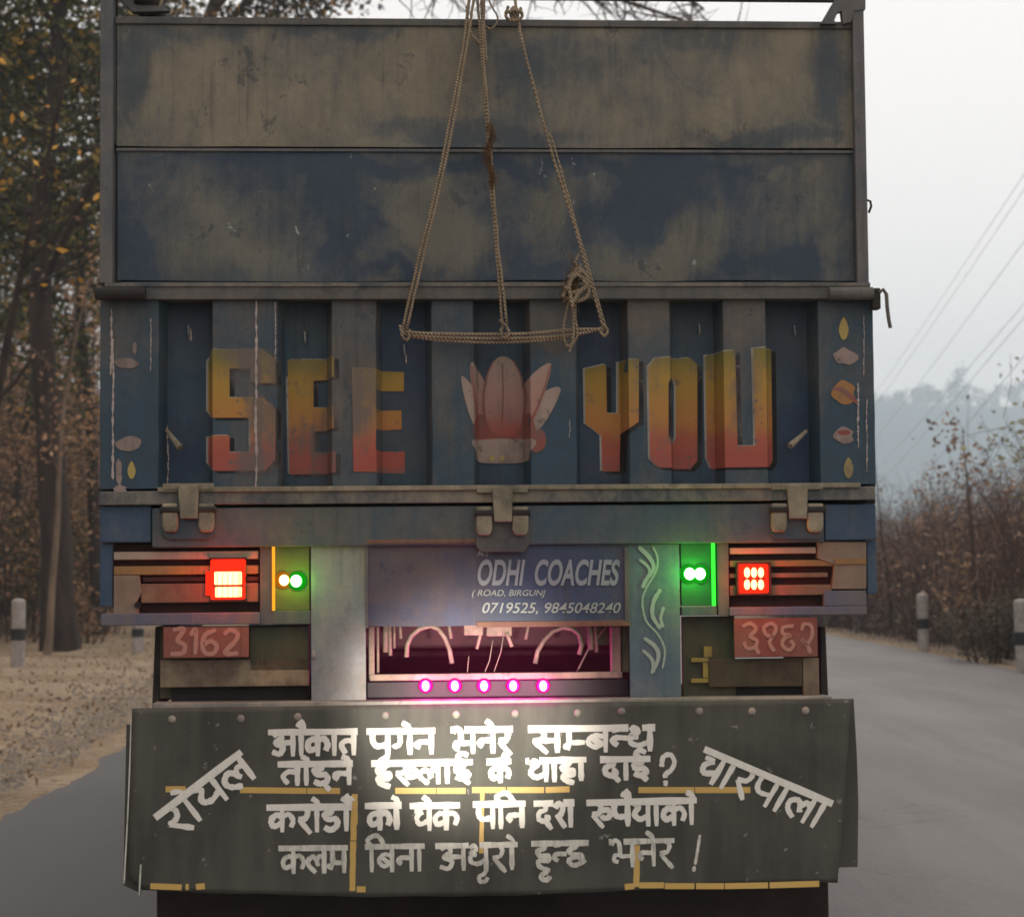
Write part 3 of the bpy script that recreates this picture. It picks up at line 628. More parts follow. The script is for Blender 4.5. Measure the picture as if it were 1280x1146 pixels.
G = {  # brush glyphs: width, strokes on a unit cell (0 = foot, 1 = headline)
 'aa': (.34, [[(.17, 1), (.17, 0)]]),
 'ka': (.9, [[(.45, 1), (.45, 0)], [(.45, .62), (.25, .70), (.08, .5), (.16, .25), (.45, .38)], [(.45, .62), (.68, .70), (.82, .48), (.74, .2)]]),
 'ta': (.68, [[(.56, 1), (.56, 0)], [(.56, .62), (.28, .64), (.1, .42), (.26, .08)]]),
 'pa': (.7, [[(.58, 1), (.58, 0)], [(.12, 1), (.12, .6), (.26, .4), (.58, .45)]]),
 'ga': (.66, [[(.56, 1), (.56, 0)], [(.24, 1), (.26, .55), (.12, .35), (.05, .45)]]),
 'na': (.66, [[(.56, 1), (.56, 0)], [(.56, .55), (.2, .55), (.1, .42), (.22, .3)]]),
 'bha': (.80, [[(.68, 1), (.68, 0)], [(.0, .86), (.1, 1.04), (.25, .96), (.28, .5)], [(.28, .48), (.12, .46), (.08, .28), (.22, .22)], [(.26, .44), (.68, .44)]]),
 'ra': (.56, [[(.3, 1), (.42, .82), (.34, .56), (.1, .52)], [(.12, .5), (.52, -.08)]]),
 'sa': (.84, [[(.26, 1), (.36, .8), (.28, .56), (.06, .52)], [(.08, .5), (.44, .0)], [(.3, .52), (.7, .52)], [(.7, 1), (.7, 0)]]),
 'mh': (.56, [[(.16, 1), (.16, .4), (.06, .28), (.2, .2)], [(.16, .42), (.58, .42)]]),
 'ma': (.72, [[(.18, 1), (.18, .4), (.06, .28), (.2, .2)], [(.18, .42), (.6, .42)], [(.6, 1), (.6, 0)]]),
 'ba': (.68, [[(.56, 1), (.56, 0)], [(.56, .62), (.28, .7), (.1, .46), (.28, .22), (.56, .4)], [(.2, .6), (.5, .3)]]),
 'nh': (.44, [[(.48, .58), (.16, .58), (.06, .44), (.2, .3)], [(.05, .9), (.3, .98)]]),
 'dha': (.72, [[(.6, 1), (.6, 0)], [(.08, .88), (.2, 1.0), (.28, .84), (.1, .68), (.3, .6)], [(.1, .62), (.1, .36), (.32, .26), (.6, .42)]]),
 'da_': (.66, [[(.32, 1), (.32, .8), (.1, .7), (.2, .52), (.46, .5), (.52, .26), (.3, .08), (.08, .2)]]),
 'ha': (.6, [[(.34, 1), (.34, .8), (.12, .7), (.2, .52), (.48, .52), (.46, .32), (.16, .3), (.2, .08), (.52, -.08)]]),
 'ru': (.78, [[(.3, 1), (.42, .82), (.34, .58), (.1, .54)], [(.12, .5), (.5, -.02)], [(.34, .62), (.66, .7), (.74, .46), (.52, .36), (.44, .5)]]),
 'la': (.78, [[(.66, 1), (.66, 0)], [(.66, .6), (.5, .68), (.4, .48), (.46, .3)], [(.4, .5), (.26, .68), (.08, .52), (.12, .28), (.36, .05)]]),
 'i': (.62, [[(.34, 1), (.34, .82), (.12, .74), (.16, .56), (.42, .56), (.5, .36), (.26, .26), (.1, .34)], [(.3, .28), (.54, .0)]]),
 'ii': (.62, [[(.34, 1), (.34, .82), (.12, .74), (.16, .56), (.42, .56), (.5, .36), (.26, .26), (.1, .34)], [(.3, .28), (.54, .0)], [(.34, 1.02), (.16, 1.22), (.3, 1.42), (.5, 1.3)]]),
 'tha': (.74, [[(.62, 1), (.62, 0)], [(.12, .86), (.22, 1.0), (.34, .86), (.2, .74), (.12, .9)], [(.2, .74), (.08, .42), (.3, .26), (.62, .42)]]),
 'da': (.6, [[(.34, 1), (.34, .76), (.12, .64), (.1, .38), (.34, .26), (.44, .42), (.3, .46)], [(.34, .28), (.56, -.04)]]),
 'cha_': (.7, [[(.58, 1), (.58, 0)], [(.08, .76), (.36, .76)], [(.36, .76), (.16, .52), (.26, .26), (.58, .42)]]),
 'sha': (.78, [[(.66, 1), (.66, 0)], [(.1, .8), (.22, .98), (.38, .84), (.3, .56), (.12, .4)], [(.2, .46), (.46, .0)]]),
 'ya': (.72, [[(.6, 1), (.6, 0)], [(.1, .96), (.26, .8), (.12, .5), (.32, .3), (.6, .46)]]),
 'a': (.98, [[(.84, 1), (.84, 0)], [(.1, .84), (.3, 1.0), (.42, .78), (.2, .56), (.46, .4), (.34, .1), (.06, .2)], [(.36, .56), (.84, .56)]]),
 'chh': (.74, [[(.34, 1), (.34, .84), (.1, .72), (.24, .54), (.5, .52), (.54, .26), (.26, .14), (.1, .34), (.4, .46), (.64, .2)]]),
 'sp': (.62, []), 'I_': (.3, [[(.15, 1), (.15, 0)], [(.15, 1), (.02, 1.28), (.36, 1.42), (.62, 1.02)]]),
 'e': (0, [[(-.12, 1.0), (-.2, 1.22), (-.42, 1.36)]]), 'ai': (0, [[(-.12, 1.0), (-.2, 1.22), (-.42, 1.36)], [(-.1, 1.04), (-.08, 1.28), (-.24, 1.5)]]),
 'u': (0, [[(-.14, .02), (-.26, -.12), (-.44, -.22), (-.42, -.4), (-.2, -.4), (-.1, -.26)]]), 'hal': (0, [[(-.3, .04), (-.08, -.24)]]), 'dot': (0, [[(.02, 1.3), (.1, 1.36)]]),
}
def word(mat_, gl, x0, y0, x1, y1, h, wst, surf, head=1.25, skew=0):
    g_ = Geo()
    """glyphs between two headline ends (pixels); h = letter height in pixels"""
    tot = sum(G[k][0] for k in gl); dx, dy = x1 - x0, y1 - y0; ln = math.hypot(dx, dy); ux, uy = dx / ln, dy / ln; nx, ny = uy, -ux
    if skew: nx, ny = nx + ux * skew, ny + uy * skew
    P_ = lambda a, b: (x0 + ux * a + nx * (b - 1) * h, y0 + uy * a + ny * (b - 1) * h)
    cur = 0; sc = ln / tot
    for k in gl:
        wd, sts = G[k]
        for st in sts:
            j = lambda: rnd.uniform(-.018, .018)
            stroke(g_, [P_(cur + (a if wd else a * .8) * sc, b + j()) for a, b in st], wst * rnd.uniform(.88, 1.08), surf)
        cur += wd * sc
    cur = 0; a0 = -3
    for k in gl:
        if k in ('bha', 'dha', 'tha', 'sha'):
            if cur * sc > a0 + 2: stroke(g_, [P_(a0, 1.0), P_((cur + .04) * sc, 1.0)], wst * head, surf, 0.05)
            a0 = (cur + .40) * sc
        cur += G[k][0] * sc if False else G[k][0]
    stroke(g_, [P_(a0, 1.0), P_(ln + 1, 1.0)], wst * head, surf, 0.05)
    if mat_:
        g_.build('painted_word', mat_, FL)

# mudflap surface
def fdy(px, py):
    v = (py - 885) / 230.; u = (px - 160) / 905.
    return -.040 - .012 * v + .010 * math.sin(u * 7 + 1) * max(0, v) + .012 * math.sin(u * 17 + 2) * max(0, v) ** 2 - .012 * max(0, v) ** 2
def fedge(u, v):
    xl = 165 - 5 * v if v < .92 else 160 + (v - .92) / .08 * 18
    xr = 1065 - 18 * v
    top = 885 - 12 * u; bot = 1112 + 12 * math.sin(PI * min(1, u * 1.15)) - 9 * u
    wob = 2.0 * noise.noise((u * 14, 2, 0)) * (v > .98)
    return xl + (xr - xl) * u, top + (bot - top) * v + wob
g = Geo(); nu, nv = 110, 34; vs = []; vb = []
for j in range(nv + 1):
    for i in range(nu + 1):
        a, b = fedge(i / nu, j / nv); d = fdy(a, b); x, z = L(a, b, d); vs.append((x, d, z)); vb.append((x, d + .008, z))
q4 = lambda o_, r_: [(o_ + j * (nu + 1) + i, o_ + j * (nu + 1) + i + 1, o_ + (j + 1) * (nu + 1) + i + 1, o_ + (j + 1) * (nu + 1) + i)[::r_] for j in range(nv) for i in range(nu)]
n1_ = len(vs); ring = [i for i in range(nu + 1)] + [j * (nu + 1) + nu for j in range(1, nv + 1)] + [nv * (nu + 1) + i for i in range(nu - 1, -1, -1)] + [j * (nu + 1) for j in range(nv - 1, 0, -1)]
g.add(vs + vb, q4(0, -1) + q4(n1_, 1) + [(ring[k], ring[(k + 1) % len(ring)], ring[(k + 1) % len(ring)] + n1_, ring[k] + n1_) for k in range(len(ring))])
FL = P(g, 'mudflap', 'flap', 0, smooth=True)
g = Geo(); g.poly([(1040, 880), (1067, 873), (1071, 940), (1073, 1000), (1072, 1083), (1040, 1084)], .03, .04); P(g, 'mudflap', 'flap', 0)
g = Geo(); g.poly([(158, 905), (175, 905), (176, 1116), (154, 1106)], -.01, .0); P(g, 'mudflap', 'flap', 0)
g = Geo(); stroke(g, [(164, 890), (162, 960), (159, 1030), (155, 1104)], 1.6, lambda a, b: fdy(a, b)); stroke(g, [(176, 1080), (174, 1118)], 2, fdy)
g.build('worn_edge', M['white2'], FL)
for px, py in ((215, 899), (301, 898), (372, 896), (482, 894), (570, 893), (644, 892), (722, 891), (777, 889), (874, 889), (940, 889), (1007, 888)):
    d = fdy(px, py); x, z = L(px, py, d); g = Geo(); g.ball((x, d, z), .0125, .007, .0125, 12, 8); g.build('bolt', M['ledge'], FL, 0, True)
P(Geo().pbox(196, 1080, 1036, 1200, .30, .315), 'underside_shade_sheet', plain('painted_shade_maroon', (.030, .019, .016), .9, .6, 5), .002)  # added dark sheet, stands in for the shadow under the truck
w1, w2 = M['white1'], M['white2']
WS = 7.0
for gl, a, ya, b, yb in (
    (['a', 'aa', 'ai', 'ka', 'aa', 'ta'], 338, 915, 446, 914), (['pa', 'u', 'ga', 'e', 'na'], 461, 914, 543, 913), (['bha', 'na', 'e', 'ra'], 566, 912, 640, 911),
    (['sa', 'mh', 'ba', 'nh', 'dha'], 663, 911, 818, 909)): word(w1, gl, a, ya, b, yb, 30, WS, fdy)
for gl, a, ya, b, yb in (
    (['ta', 'aa', 'e', 'da_', 'hal', 'na', 'e'], 350, 955, 440, 954), (['ha', 'ru', 'la', 'aa', 'ii'], 467, 954, 590, 952), (['ka', 'e'], 611, 952, 638, 951),
    (['tha', 'aa', 'ha', 'aa'], 660, 951, 732, 949), (['da', 'aa', 'ii'], 753, 949, 812, 948)): word(w1, gl, a, ya, b, yb, 27, WS, fdy)
qm = Geo()
for st in ([(827, 958), (829, 946), (838, 943), (843, 952), (839, 962), (832, 967), (832, 972)], [(832, 975), (832, 982)]): stroke(qm, st, 6, fdy)
for gl, a, ya, b, yb in (
    (['ka', 'ra', 'aa', 'e', 'da_', 'aa', 'ai', 'dot'], 336, 1009, 439, 1008), (['ka', 'aa', 'e'], 459, 1007, 501, 1006), (['cha_', 'e', 'ka'], 515, 1007, 574, 1006),
    (['pa', 'I_', 'na'], 594, 1005, 656, 1004), (['da', 'sha'], 670, 1004, 717, 1003), (['ru', 'pa', 'ai', 'ya', 'aa', 'ka', 'aa', 'e'], 736, 1003, 870, 1000)): word(w1, gl, a, ya, b, yb, 31, WS, fdy)
for gl, a, ya, b, yb in (
    (['ka', 'la', 'ma'], 351, 1060, 434, 1059), (['I_', 'ba', 'na', 'aa'], 459, 1058, 530, 1057), (['a', 'dha', 'u', 'ra', 'aa', 'e'], 547, 1057, 646, 1055),
    (['ha', 'u', 'nh', 'chh'], 667, 1054, 735, 1053), (['bha', 'na', 'e', 'ra'], 764, 1052, 842, 1050)): word(w2, gl, a, ya, b, yb, 32, 5.8, fdy)
qm.build('question_mark', w1, FL); qm = Geo()
stroke(qm, [(875, 1043), (872, 1062), (869, 1080)], 3.6, fdy); stroke(qm, [(868, 1082), (867, 1089)], 4.2, fdy); qm.build('full_stop_bar', w2, FL)
word(w1, ['ra', 'aa', 'e', 'ya', 'la'], 196, 1020, 301, 940, 37, 7.2, fdy)
word(w1, ['cha_', 'aa', 'ra', 'pa', 'aa', 'la', 'aa'], 883, 937, 1040, 1004, 37, 7.0, fdy, 1.25, .12)
# yellow tape: pieces
def tape(x0, y0, x1, y1, w_=7.5):
    g = Geo(); n = max(2, int(math.hypot(x1 - x0, y1 - y0) / 8)); dx, dy = x1 - x0, y1 - y0; l = math.hypot(dx, dy); vs = []
    for i in range(n + 1):
        x, y = x0 + dx * i / n, y0 + dy * i / n
        for s_ in (-1, 1):
            X, Y = x - dy / l * w_ / 2 * s_ * (1 + .12 * rnd.uniform(-1, 1)), y + dx / l * w_ / 2 * s_
            d = fdy(X, Y) - .0008; a, b = L(X, Y, d); vs.append((a, d, b))
    g.add(vs, [(2 * i, 2 * i + 1, 2 * i + 3, 2 * i + 2) for i in range(n)]); g.build('tape', M['tape'], FL)
for q in ((207, 986, 232, 986), (300, 987, 383, 988), (384, 988, 425, 988), (494, 988, 545, 988), (546, 988, 582, 988), (590, 987, 632, 987), (634, 987, 680, 987), (682, 987, 712, 986), (798, 987, 868, 987), (869, 987, 938, 987),
          (443.5, 992, 441.5, 1050), (441.5, 1051, 440.5, 1113), (796, 1056, 795.5, 1108), (188, 1107, 227, 1108.5), (232, 1108, 236, 1108), (245, 1108, 256, 1107), (446, 1111, 457, 1111),
          (781, 1108, 793, 1107), (799, 1106, 830, 1106), (831, 1107, 868, 1107), (870, 1107, 905, 1107), (906, 1107, 960, 1106), (962, 1106, 1024, 1104)): tape(*q)
tape(603, 984, 601.5, 1066, 5.5); tape(443, 1000, 443, 1030, 8)
# number digits
M['digit'] = paintmat('faded_pink_digit_paint', A(132, 98, 86), .2, A(100, 64, 54), 30, (1, 1, 1))
fl = flat(.0)
DG = [([[(216, 787), (230, 786), (222, 800), (231, 806), (228, 816), (213, 817)]], 5.5), ([[(238, 794), (245, 787), (244, 818)]], 5.5),
      ([[(270, 787), (257, 793), (253, 806), (257, 816), (267, 816), (271, 807), (263, 801), (255, 806)]], 5.5), ([[(280, 793), (288, 787), (297, 792), (294, 801), (281, 816), (298, 816)]], 5.5),
      ([[(928, 783), (938, 779), (945, 786), (938, 795), (946, 800), (944, 808), (934, 810), (930, 802)], [(944, 808), (949, 817)]], 4.6), ([[(968, 796), (958, 793), (955, 784), (964, 779), (970, 785), (966, 795), (962, 803), (968, 814)]], 4.6),
      ([[(992, 782), (979, 784), (979, 792), (988, 794), (980, 798), (978, 806), (986, 812), (992, 806), (988, 800)]], 4.6), ([[(1002, 788), (1005, 780), (1014, 782), (1015, 794), (1008, 805), (1002, 799), (1009, 806), (1013, 816)]], 4.6)]
for sts, ww in DG:
    g = Geo()
    for st in sts: stroke(g, st, ww, fl)
    g.build('plate_digit', M['digit'], T)
M['pale'] = paintmat('faded_pale_paint', A(112, 116, 120), .3, A(58, 66, 86), 30, (1, 1, 1))
M['orn'] = paintmat('ornament_paint', A(124, 132, 124), .3, A(66, 82, 90), 30, (1, 1, 1))
g = Geo(); fl = flat(-.006)
for st, ww in (([(798, 683), (812, 697), (817, 710), (808, 724), (803, 735)], 5), ([(799, 699), (810, 708), (812, 716)], 3.5), ([(816, 683), (822, 697), (820, 714), (808, 735), (803, 752), (808, 776), (822, 792), (831, 812), (828, 836)], 2.4),
               ([(826, 736), (817, 752), (816, 770), (826, 786)], 5), ([(830, 758), (826, 772), (829, 784)], 4), ([(805, 797), (819, 808), (823, 822), (814, 842)], 5), ([(803, 812), (815, 824), (816, 836)], 4)):
    stroke(g, st, ww, fl, .7)
g.build('swirl_ornament', M['orn'], T)
def text(body, px0, py0, px1, py1, dy, mat, shear=.0, name='lettering'):
    c_ = bpy.data.curves.new('lettering', 'FONT'); c_.body = body; c_.size = 1; c_.shear = shear; c_.offset = .028 if 'ODHI' in body else .004
    o = bpy.data.objects.new('tmp', c_); COL.objects.link(o); bpy.context.view_layer.update()
    me = bpy.data.meshes.new_from_object(o.evaluated_get(bpy.context.evaluated_depsgraph_get())); bpy.data.objects.remove(o)
    xs = [v.co.x for v in me.vertices]; ys = [v.co.y for v in me.vertices]; a, b, c0, d = min(xs), max(xs), min(ys), max(ys)
    for v in me.vertices:
        u, t = (v.co.x - a) / (b - a), (v.co.y - c0) / (d - c0)
        X, Z = L(px0 + (px1 - px0) * u, py1 + (py0 - py1) * t, dy); v.co = (X, dy, Z)
    me.materials.clear(); me.materials.append(mat); o = bpy.data.objects.new(name, me); COL.objects.link(o); o.parent = T; return o
text('ODHI  COACHES', 597, 699, 775, 732, -.0105, M['pale'], .25)
text('( ROAD, BIRGUNJ', 590, 737, 682, 747, -.0105, M['orn'], .25)
text('0719525, 9845048240', 603, 753, 776, 768, -.0105, M['orn'], .25)
text("M/S", 597, 688, 611, 695, -.0105, M['orn'], .25)

# ------------------------------------------------------------------ rest of the truck (body, chassis, wheels, cab)
xa, xb = -1.20, 1.22; BL = 5.6
xa = L(125, 300, 0)[0] + .012; xb = L(1083, 300, 0)[0] - .012
zt = L(640, 24, 0)[1]; zd = L(640, 632, 0)[1]
for x0, x1 in ((xa, xa + .04), (xb - .04, xb)):
    sw = P(Geo().box(x0, x1, .10, BL, zd, zt - .02), 'side_wall', 'board_mid', .003)
    for k in range(7):
        y = .2 + k * .86; xo = x0 - .035 if x0 < 0 else x1
        Geo().box(xo, xo + .035, y, y + .09, zd, zt - .03).build('wall_post', M['post'], sw, .003)
P(Geo().box(xa, xb, BL, BL + .05, zd, zt + .2), 'front_wall', 'board_top', .003)
P(Geo().box(xa, xb, .1, BL, zd - .12, zd - .001), 'cargo_floor', 'soot', .003)
for x0 in (-.45, .37): P(Geo().box(x0, x0 + .08, .9, 8.0, .78, zd - .122), 'chassis_rail', 'soot', .003)
def wheel(x, y, outer):
    g = Geo(); R_ = .50; pr = [(.30, .0), (.46, .0), (.50, .04), (.50, .22), (.46, .26), (.30, .26)]
    n = 32; vs = []
    for r_, o_ in pr: vs += [(x + (o_ - .13), y + r_ * math.cos(6.2832 * k / n), .50 + r_ * math.sin(6.2832 * k / n)) for k in range(n)]
    g.add(vs, [(j * n + k, j * n + (k + 1) % n, (j + 1) * n + (k + 1) % n, (j + 1) * n + k) for j in range(5) for k in range(n)])
    wh = P(g, 'wheel', 'dark', .004)
    Geo().disc((x - .08, y, .5), (1, 0, 0), .31, .16, 24).build('rim', M['soot'], wh, .01)
    Geo().disc((x - .14, y, .5), (1, 0, 0), .10, .28, 12).build('hub', M['soot'], wh, .01)
for y in (1.75,):
    for x in (-1.02, -.72, .72, 1.02): wheel(x, y, 1)
for x in (-.98, .98): wheel(x, 6.6, 1)
g = Geo(); g.tube([(-1.0, 1.75, .5), (-.3, 1.75, .5), (0, 1.75, .5), (.3, 1.75, .5), (1.0, 1.75, .5)], [.07, .08, .22, .08, .07], 12); P(g, 'rear_axle', 'soot', 0)
g = Geo(); g.tube([(-1.0, 6.6, .5), (1.0, 6.6, .5)], .06, 10); P(g, 'front_axle', 'soot', 0)
g = Geo(); pro = [(5.9, .75), (7.95, .75), (8.05, 1.5), (7.75, 2.55), (5.9, 2.6)]
n = len(pro); g.add([(-1.18, a, b) for a, b in pro] + [(1.18, a, b) for a, b in pro], [tuple(range(n)), tuple(range(2 * n - 1, n - 1, -1))] + [(i, i + n, (i + 1) % n + n, (i + 1) % n) for i in range(n)])
cab = P(g, 'cab', 'corner_blue', .05)
GL = plain('dark_glass', (.02, .025, .03), .1, .2, 3, 0, .6)
for x in (-1.188, 1.180): Geo().box(x, x + .008, 6.5, 7.6, 1.6, 2.3).build('cab_window', GL, cab, .003)
Geo().box(-1.0, 1.0, 5.885, 5.899, 1.75, 2.4).build('cab_window', GL, cab, .003)

# ------------------------------------------------------------------ ropes
RP = empty('lashing_rope', TO, YAW, label='brown lashing rope fanned into a triangle over the blue rear boards', category='rope')
def rp(q, r=.0048, dy=-.03, name='rope_strand', m='rope', sub=6, wob=.0015):
    pts = []
    qq = cat(q, sub) if len(q) > 2 else [(q[0][0] + (q[1][0] - q[0][0]) * t / 24, q[0][1] + (q[1][1] - q[0][1]) * t / 24) for t in range(25)]
    for i, (a, b) in enumerate(qq):
        d = dy if not callable(dy) else dy(i / (len(qq) - 1)); x, z = L(a, b, d)
        pts.append((x + wob * noise.noise((i * .9, a, 1)) * 2, d + wob * noise.noise((i * .9, a, 7)), z))
    g_ = Geo(); g_.tube(pts, r * .88, 7); return g_.build(name, M[m], RP, 0, True)
top = lambda t: .0 - .06 * min(1, t * 3)
rp([(588, -12), (579, 60), (553, 200), (527, 310), (503, 413)], .0060, top); rp([(594, -12), (583, 60), (558, 200), (532, 310), (508, 413)], .0052, lambda t: top(t) - .006)
rp([(596, -12), (604, 90), (612, 210), (621, 320), (629, 413)], .0052, top); rp([(601, -12), (606, 90), (615, 210), (624, 320), (634, 405)], .0052, lambda t: top(t) - .007)
rp([(606, -12), (605, 30), (608, 80)], .005, -.03); rp([(583, 8), (588, 40), (600, 55), (604, 80)], .005, -.03)
rp([(642, -12), (646, 15), (655, 60), (684, 170), (712, 262), (733, 335), (755, 412)], .0055, top)
rp([(684, 170), (690, 175), (715, 262), (737, 340), (757, 410)], .0038, lambda t: -.062)
rp([(606, -8), (616, 10), (622, 22), (619, 32), (612, 36), (605, 32)], .0035, -.03)
rp([(503, 411), (509, 418), (560, 422), (630, 423), (690, 421), (730, 416), (756, 409)], .0065, -.075)
rp([(506, 415), (540, 417), (600, 418), (660, 417), (720, 412), (757, 412)], .0060, -.078)
rp([(508, 420), (560, 426), (625, 428), (690, 424), (725, 418)], .0055, -.071)
rp([(500, 406), (504, 422), (510, 424), (512, 412)], .005, -.085); rp([(752, 404), (759, 412), (756, 420), (750, 414)], .005, -.085)
rp([(624, 400), (633, 408), (636, 418), (628, 422), (626, 410)], .005, -.088)
# knot and loop
rp([(722, 330), (716, 345), (712, 372), (707, 395), (704, 415), (709, 432), (716, 426), (717, 400), (716, 370), (722, 340)], .0042, -.095)
rp([(726, 330), (721, 360), (719, 395), (722, 418), (714, 433), (712, 440)], .0042, -.09)
rp([(704, 372), (712, 352), (722, 336), (732, 346), (735, 368), (722, 376), (708, 372)], .0085, -.100)
rp([(710, 348), (728, 340), (734, 356), (716, 366), (706, 358)], .0085, -.110)
rp([(714, 380), (724, 366), (733, 356), (722, 344), (712, 356), (716, 384)], .007, -.118)
rp([(706, 378), (712, 350), (720, 328)], .006, -.09)
rp([(724, 318), (718, 330), (714, 344)], .004, -.085)
kn = Geo(); x, z = L(643, 17, -.04); kn.ball((x, -.035, z), .017, .017, .026, 12, 8); kn.build('rope_knot', M['rope'], RP, 0, True)
rp([(636, 8), (632, 20), (640, 26), (652, 22), (650, 10)], .006, -.055); rp([(634, 16), (644, 13), (654, 18)], .006, -.06)
tf = Geo()
for k in range(260):
    t = rnd.random(); a, b = 612 + 4 * math.sin(t * 9) + rnd.gauss(0, 2.2), 152 + 76 * t; x, z = L(a, b, -.07)
    tf.tube([(x, -.07 + rnd.gauss(0, .004), z), (x + rnd.gauss(0, .008), -.075 + rnd.gauss(0, .006), z - rnd.uniform(.01, .035))], .0009, 3, False)
for k in range(160):
    a, b = 713 + rnd.gauss(0, 4), 352 + rnd.gauss(0, 13); x, z = L(a, b, -.09)
    tf.tube([(x, -.10 + rnd.gauss(0, .01), z), (x + rnd.gauss(0, .010), -.10 + rnd.gauss(0, .01), z - rnd.uniform(.01, .035))], .0009, 3, False)
tf.build('frayed_fibres', M['fluff'], RP, kind='stuff')
TP = empty('rolled_tarpaulin', TO, YAW, label='dark rolled tarpaulin end lying on the top corner of the rear wall', category='tarpaulin')
x, z = L(180, -8, .06); g = Geo()
g.tube([(x + .02 * noise.noise((k, 1, 1)), .03 + k * .2, z + .01 * noise.noise((k, 5, 1))) for k in range(8)], [.036, .045, .047, .044, .046, .043, .045, .04], 12); g.build('canvas_roll', M['soot'], TP, 0, True)
g = Geo(); g.tube([(x + .05 * math.cos(k * .5236), .12, z + .048 * math.sin(k * .5236)) for k in range(13)], .005, 6); g.build('roll_tie', M['rope'], TP, 0, True)

#__BACKGROUND__
# ================================================================== the place
A0 = A
def A(r, g, b, e=.62): return A0(r, g, b, e)
def sm(t): t = max(0., min(1., t)); return t * t * (3 - 2 * t)
def road_shift(y): return -.0022 * max(0, y - 85) ** 2 if y < 260 else -.0022 * 175 ** 2 - .77 * (y - 260)
def edge_l(y): return -3.15 - .035 * max(0, min(y, 34) - 10) - .5 * sm((y - 14) / 12) + road_shift(y)
def edge_r(y): return 6.8 + .6 * sm((y - 18) / 14) - .3 * sm((y - 38) / 20) + road_shift(y)
def fb(x, y, s_, o=4):
    v = 0; a = 1
    for i in range(o): v += a * noise.noise((x * s_, y * s_, 3.7 * i)); s_ *= 2.1; a *= .5
    return v
def gh(x, y):
    l, r = edge_l(y), edge_r(y)
    if l - .3 < x < r + .3: return -.03
    h = 0
    if x <= l - .3:
        d = l - .3 - x; h = .10 * sm(d / 1.5) + .10 * fb(x, y, .5) * sm(d / 2)
        e = -x - 10.2 + .8 * fb(0, y, .08, 2); h += .72 * max(0, e) * sm(e / 3) if e > 0 else 0
        h = min(h, 15 + .03 * (-x)) if h > 15 else h
    else:
        d = x - r - .3; h = .08 * sm(d / 1.0) + .12 * fb(x, y, .4) * sm(d / 2) + .9 * sm((d - 2.5) / 9)
        h -= 2.5 * sm((d - 14) / 30)
    return h - .03
def axis(spec):
    o = []
    for a, b, st in spec:
        v = a
        while v < b - 1e-6: o.append(v); v += st
    o.append(spec[-1][1]); return o
XS = axis([(-1200, -300, 100), (-300, -60, 24), (-60, -24, 3), (-24, -9, .8), (-9, -2, .22), (-2, 6, 1), (6, 12, .25), (12, 30, 1.5), (30, 90, 10), (90, 400, 40), (400, 1400, 100)])
YS = axis([(-40, 0, 8), (0, 60, .5), (60, 120, 2), (120, 400, 20), (400, 2000, 100)])
g = Geo(); nx = len(XS)
vs = [(x, y, gh(x, y) + (.03 * noise.noise((x * 2.3, y * 2.3, 0)) if (x < edge_l(y) - .4 or x > edge_r(y) + .4) and abs(x) < 20 else 0)) for y in YS for x in XS]
g.add(vs, [(j * nx + i, j * nx + i + 1, (j + 1) * nx + i + 1, (j + 1) * nx + i) for j in range(len(YS) - 1) for i in range(nx - 1)])
gm = N('leaf_strewn_earth'); c = gm.wco()
n1 = gm.noise(c, .5, 8, .65); n2 = gm.noise(c, 9, 6, .7); n3 = gm.noise(gm.scale(c, (1, .5, 1)), 30, 4, .7)
sp = gm.n('ShaderNodeSeparateXYZ'); gm.put(sp.inputs[0], c)
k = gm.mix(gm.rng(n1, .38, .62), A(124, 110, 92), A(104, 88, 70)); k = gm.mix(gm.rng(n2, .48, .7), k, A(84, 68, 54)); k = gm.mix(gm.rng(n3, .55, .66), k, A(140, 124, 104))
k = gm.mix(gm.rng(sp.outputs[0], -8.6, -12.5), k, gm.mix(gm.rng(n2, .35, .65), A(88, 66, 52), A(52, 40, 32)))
gm.bump(gm.ma('ADD', n2, gm.ma('MULTIPLY', n3, .6)), .7, .06)
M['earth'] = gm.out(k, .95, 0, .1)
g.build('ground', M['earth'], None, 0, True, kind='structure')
# road
g = Geo(); vs = []; ys = axis([(-20, 0, 2), (0, 50, .25), (50, 260, 4)]); nr = 26
for y in ys:
    l = edge_l(y) + .16 * fb(0, y, .9, 4) ; r = edge_r(y) + .12 * fb(9, y, .9, 4)
    for i in range(nr + 1):
        t = i / nr; x = l + (r - l) * t
        vs.append((x, y, (.0 + .05 * math.sin(PI * t) - (.05 if i in (0, nr) else 0)) + .004 * noise.noise((x, y * .3, 4))))
g.add(vs, [(j * (nr + 1) + i, j * (nr + 1) + i + 1, (j + 1) * (nr + 1) + i + 1, (j + 1) * (nr + 1) + i) for j in range(len(ys) - 1) for i in range(nr)])
gm = N('worn_asphalt'); c = gm.wco()
n1 = gm.noise(gm.scale(c, (1, .18, 1)), .9, 6, .6); n2 = gm.noise(c, 55, 4, .8); n4 = gm.noise(c, 240, 2, .8); n3 = gm.noise(gm.scale(c, (1, .06, 1)), 4.5, 4, .6)
sp = gm.n('ShaderNodeSeparateXYZ'); gm.put(sp.inputs[0], c)
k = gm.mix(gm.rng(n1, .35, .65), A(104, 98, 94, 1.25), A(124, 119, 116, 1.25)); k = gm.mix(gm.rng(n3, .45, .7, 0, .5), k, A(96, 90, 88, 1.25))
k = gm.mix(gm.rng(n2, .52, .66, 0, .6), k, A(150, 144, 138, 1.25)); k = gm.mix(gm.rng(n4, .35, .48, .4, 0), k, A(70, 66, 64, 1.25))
k = gm.mix(gm.rng(sp.outputs[0], 1.5, -2.5, 0, .75), k, A(66, 64, 64, 1.25))  # shade on the left side is painted into the asphalt colour
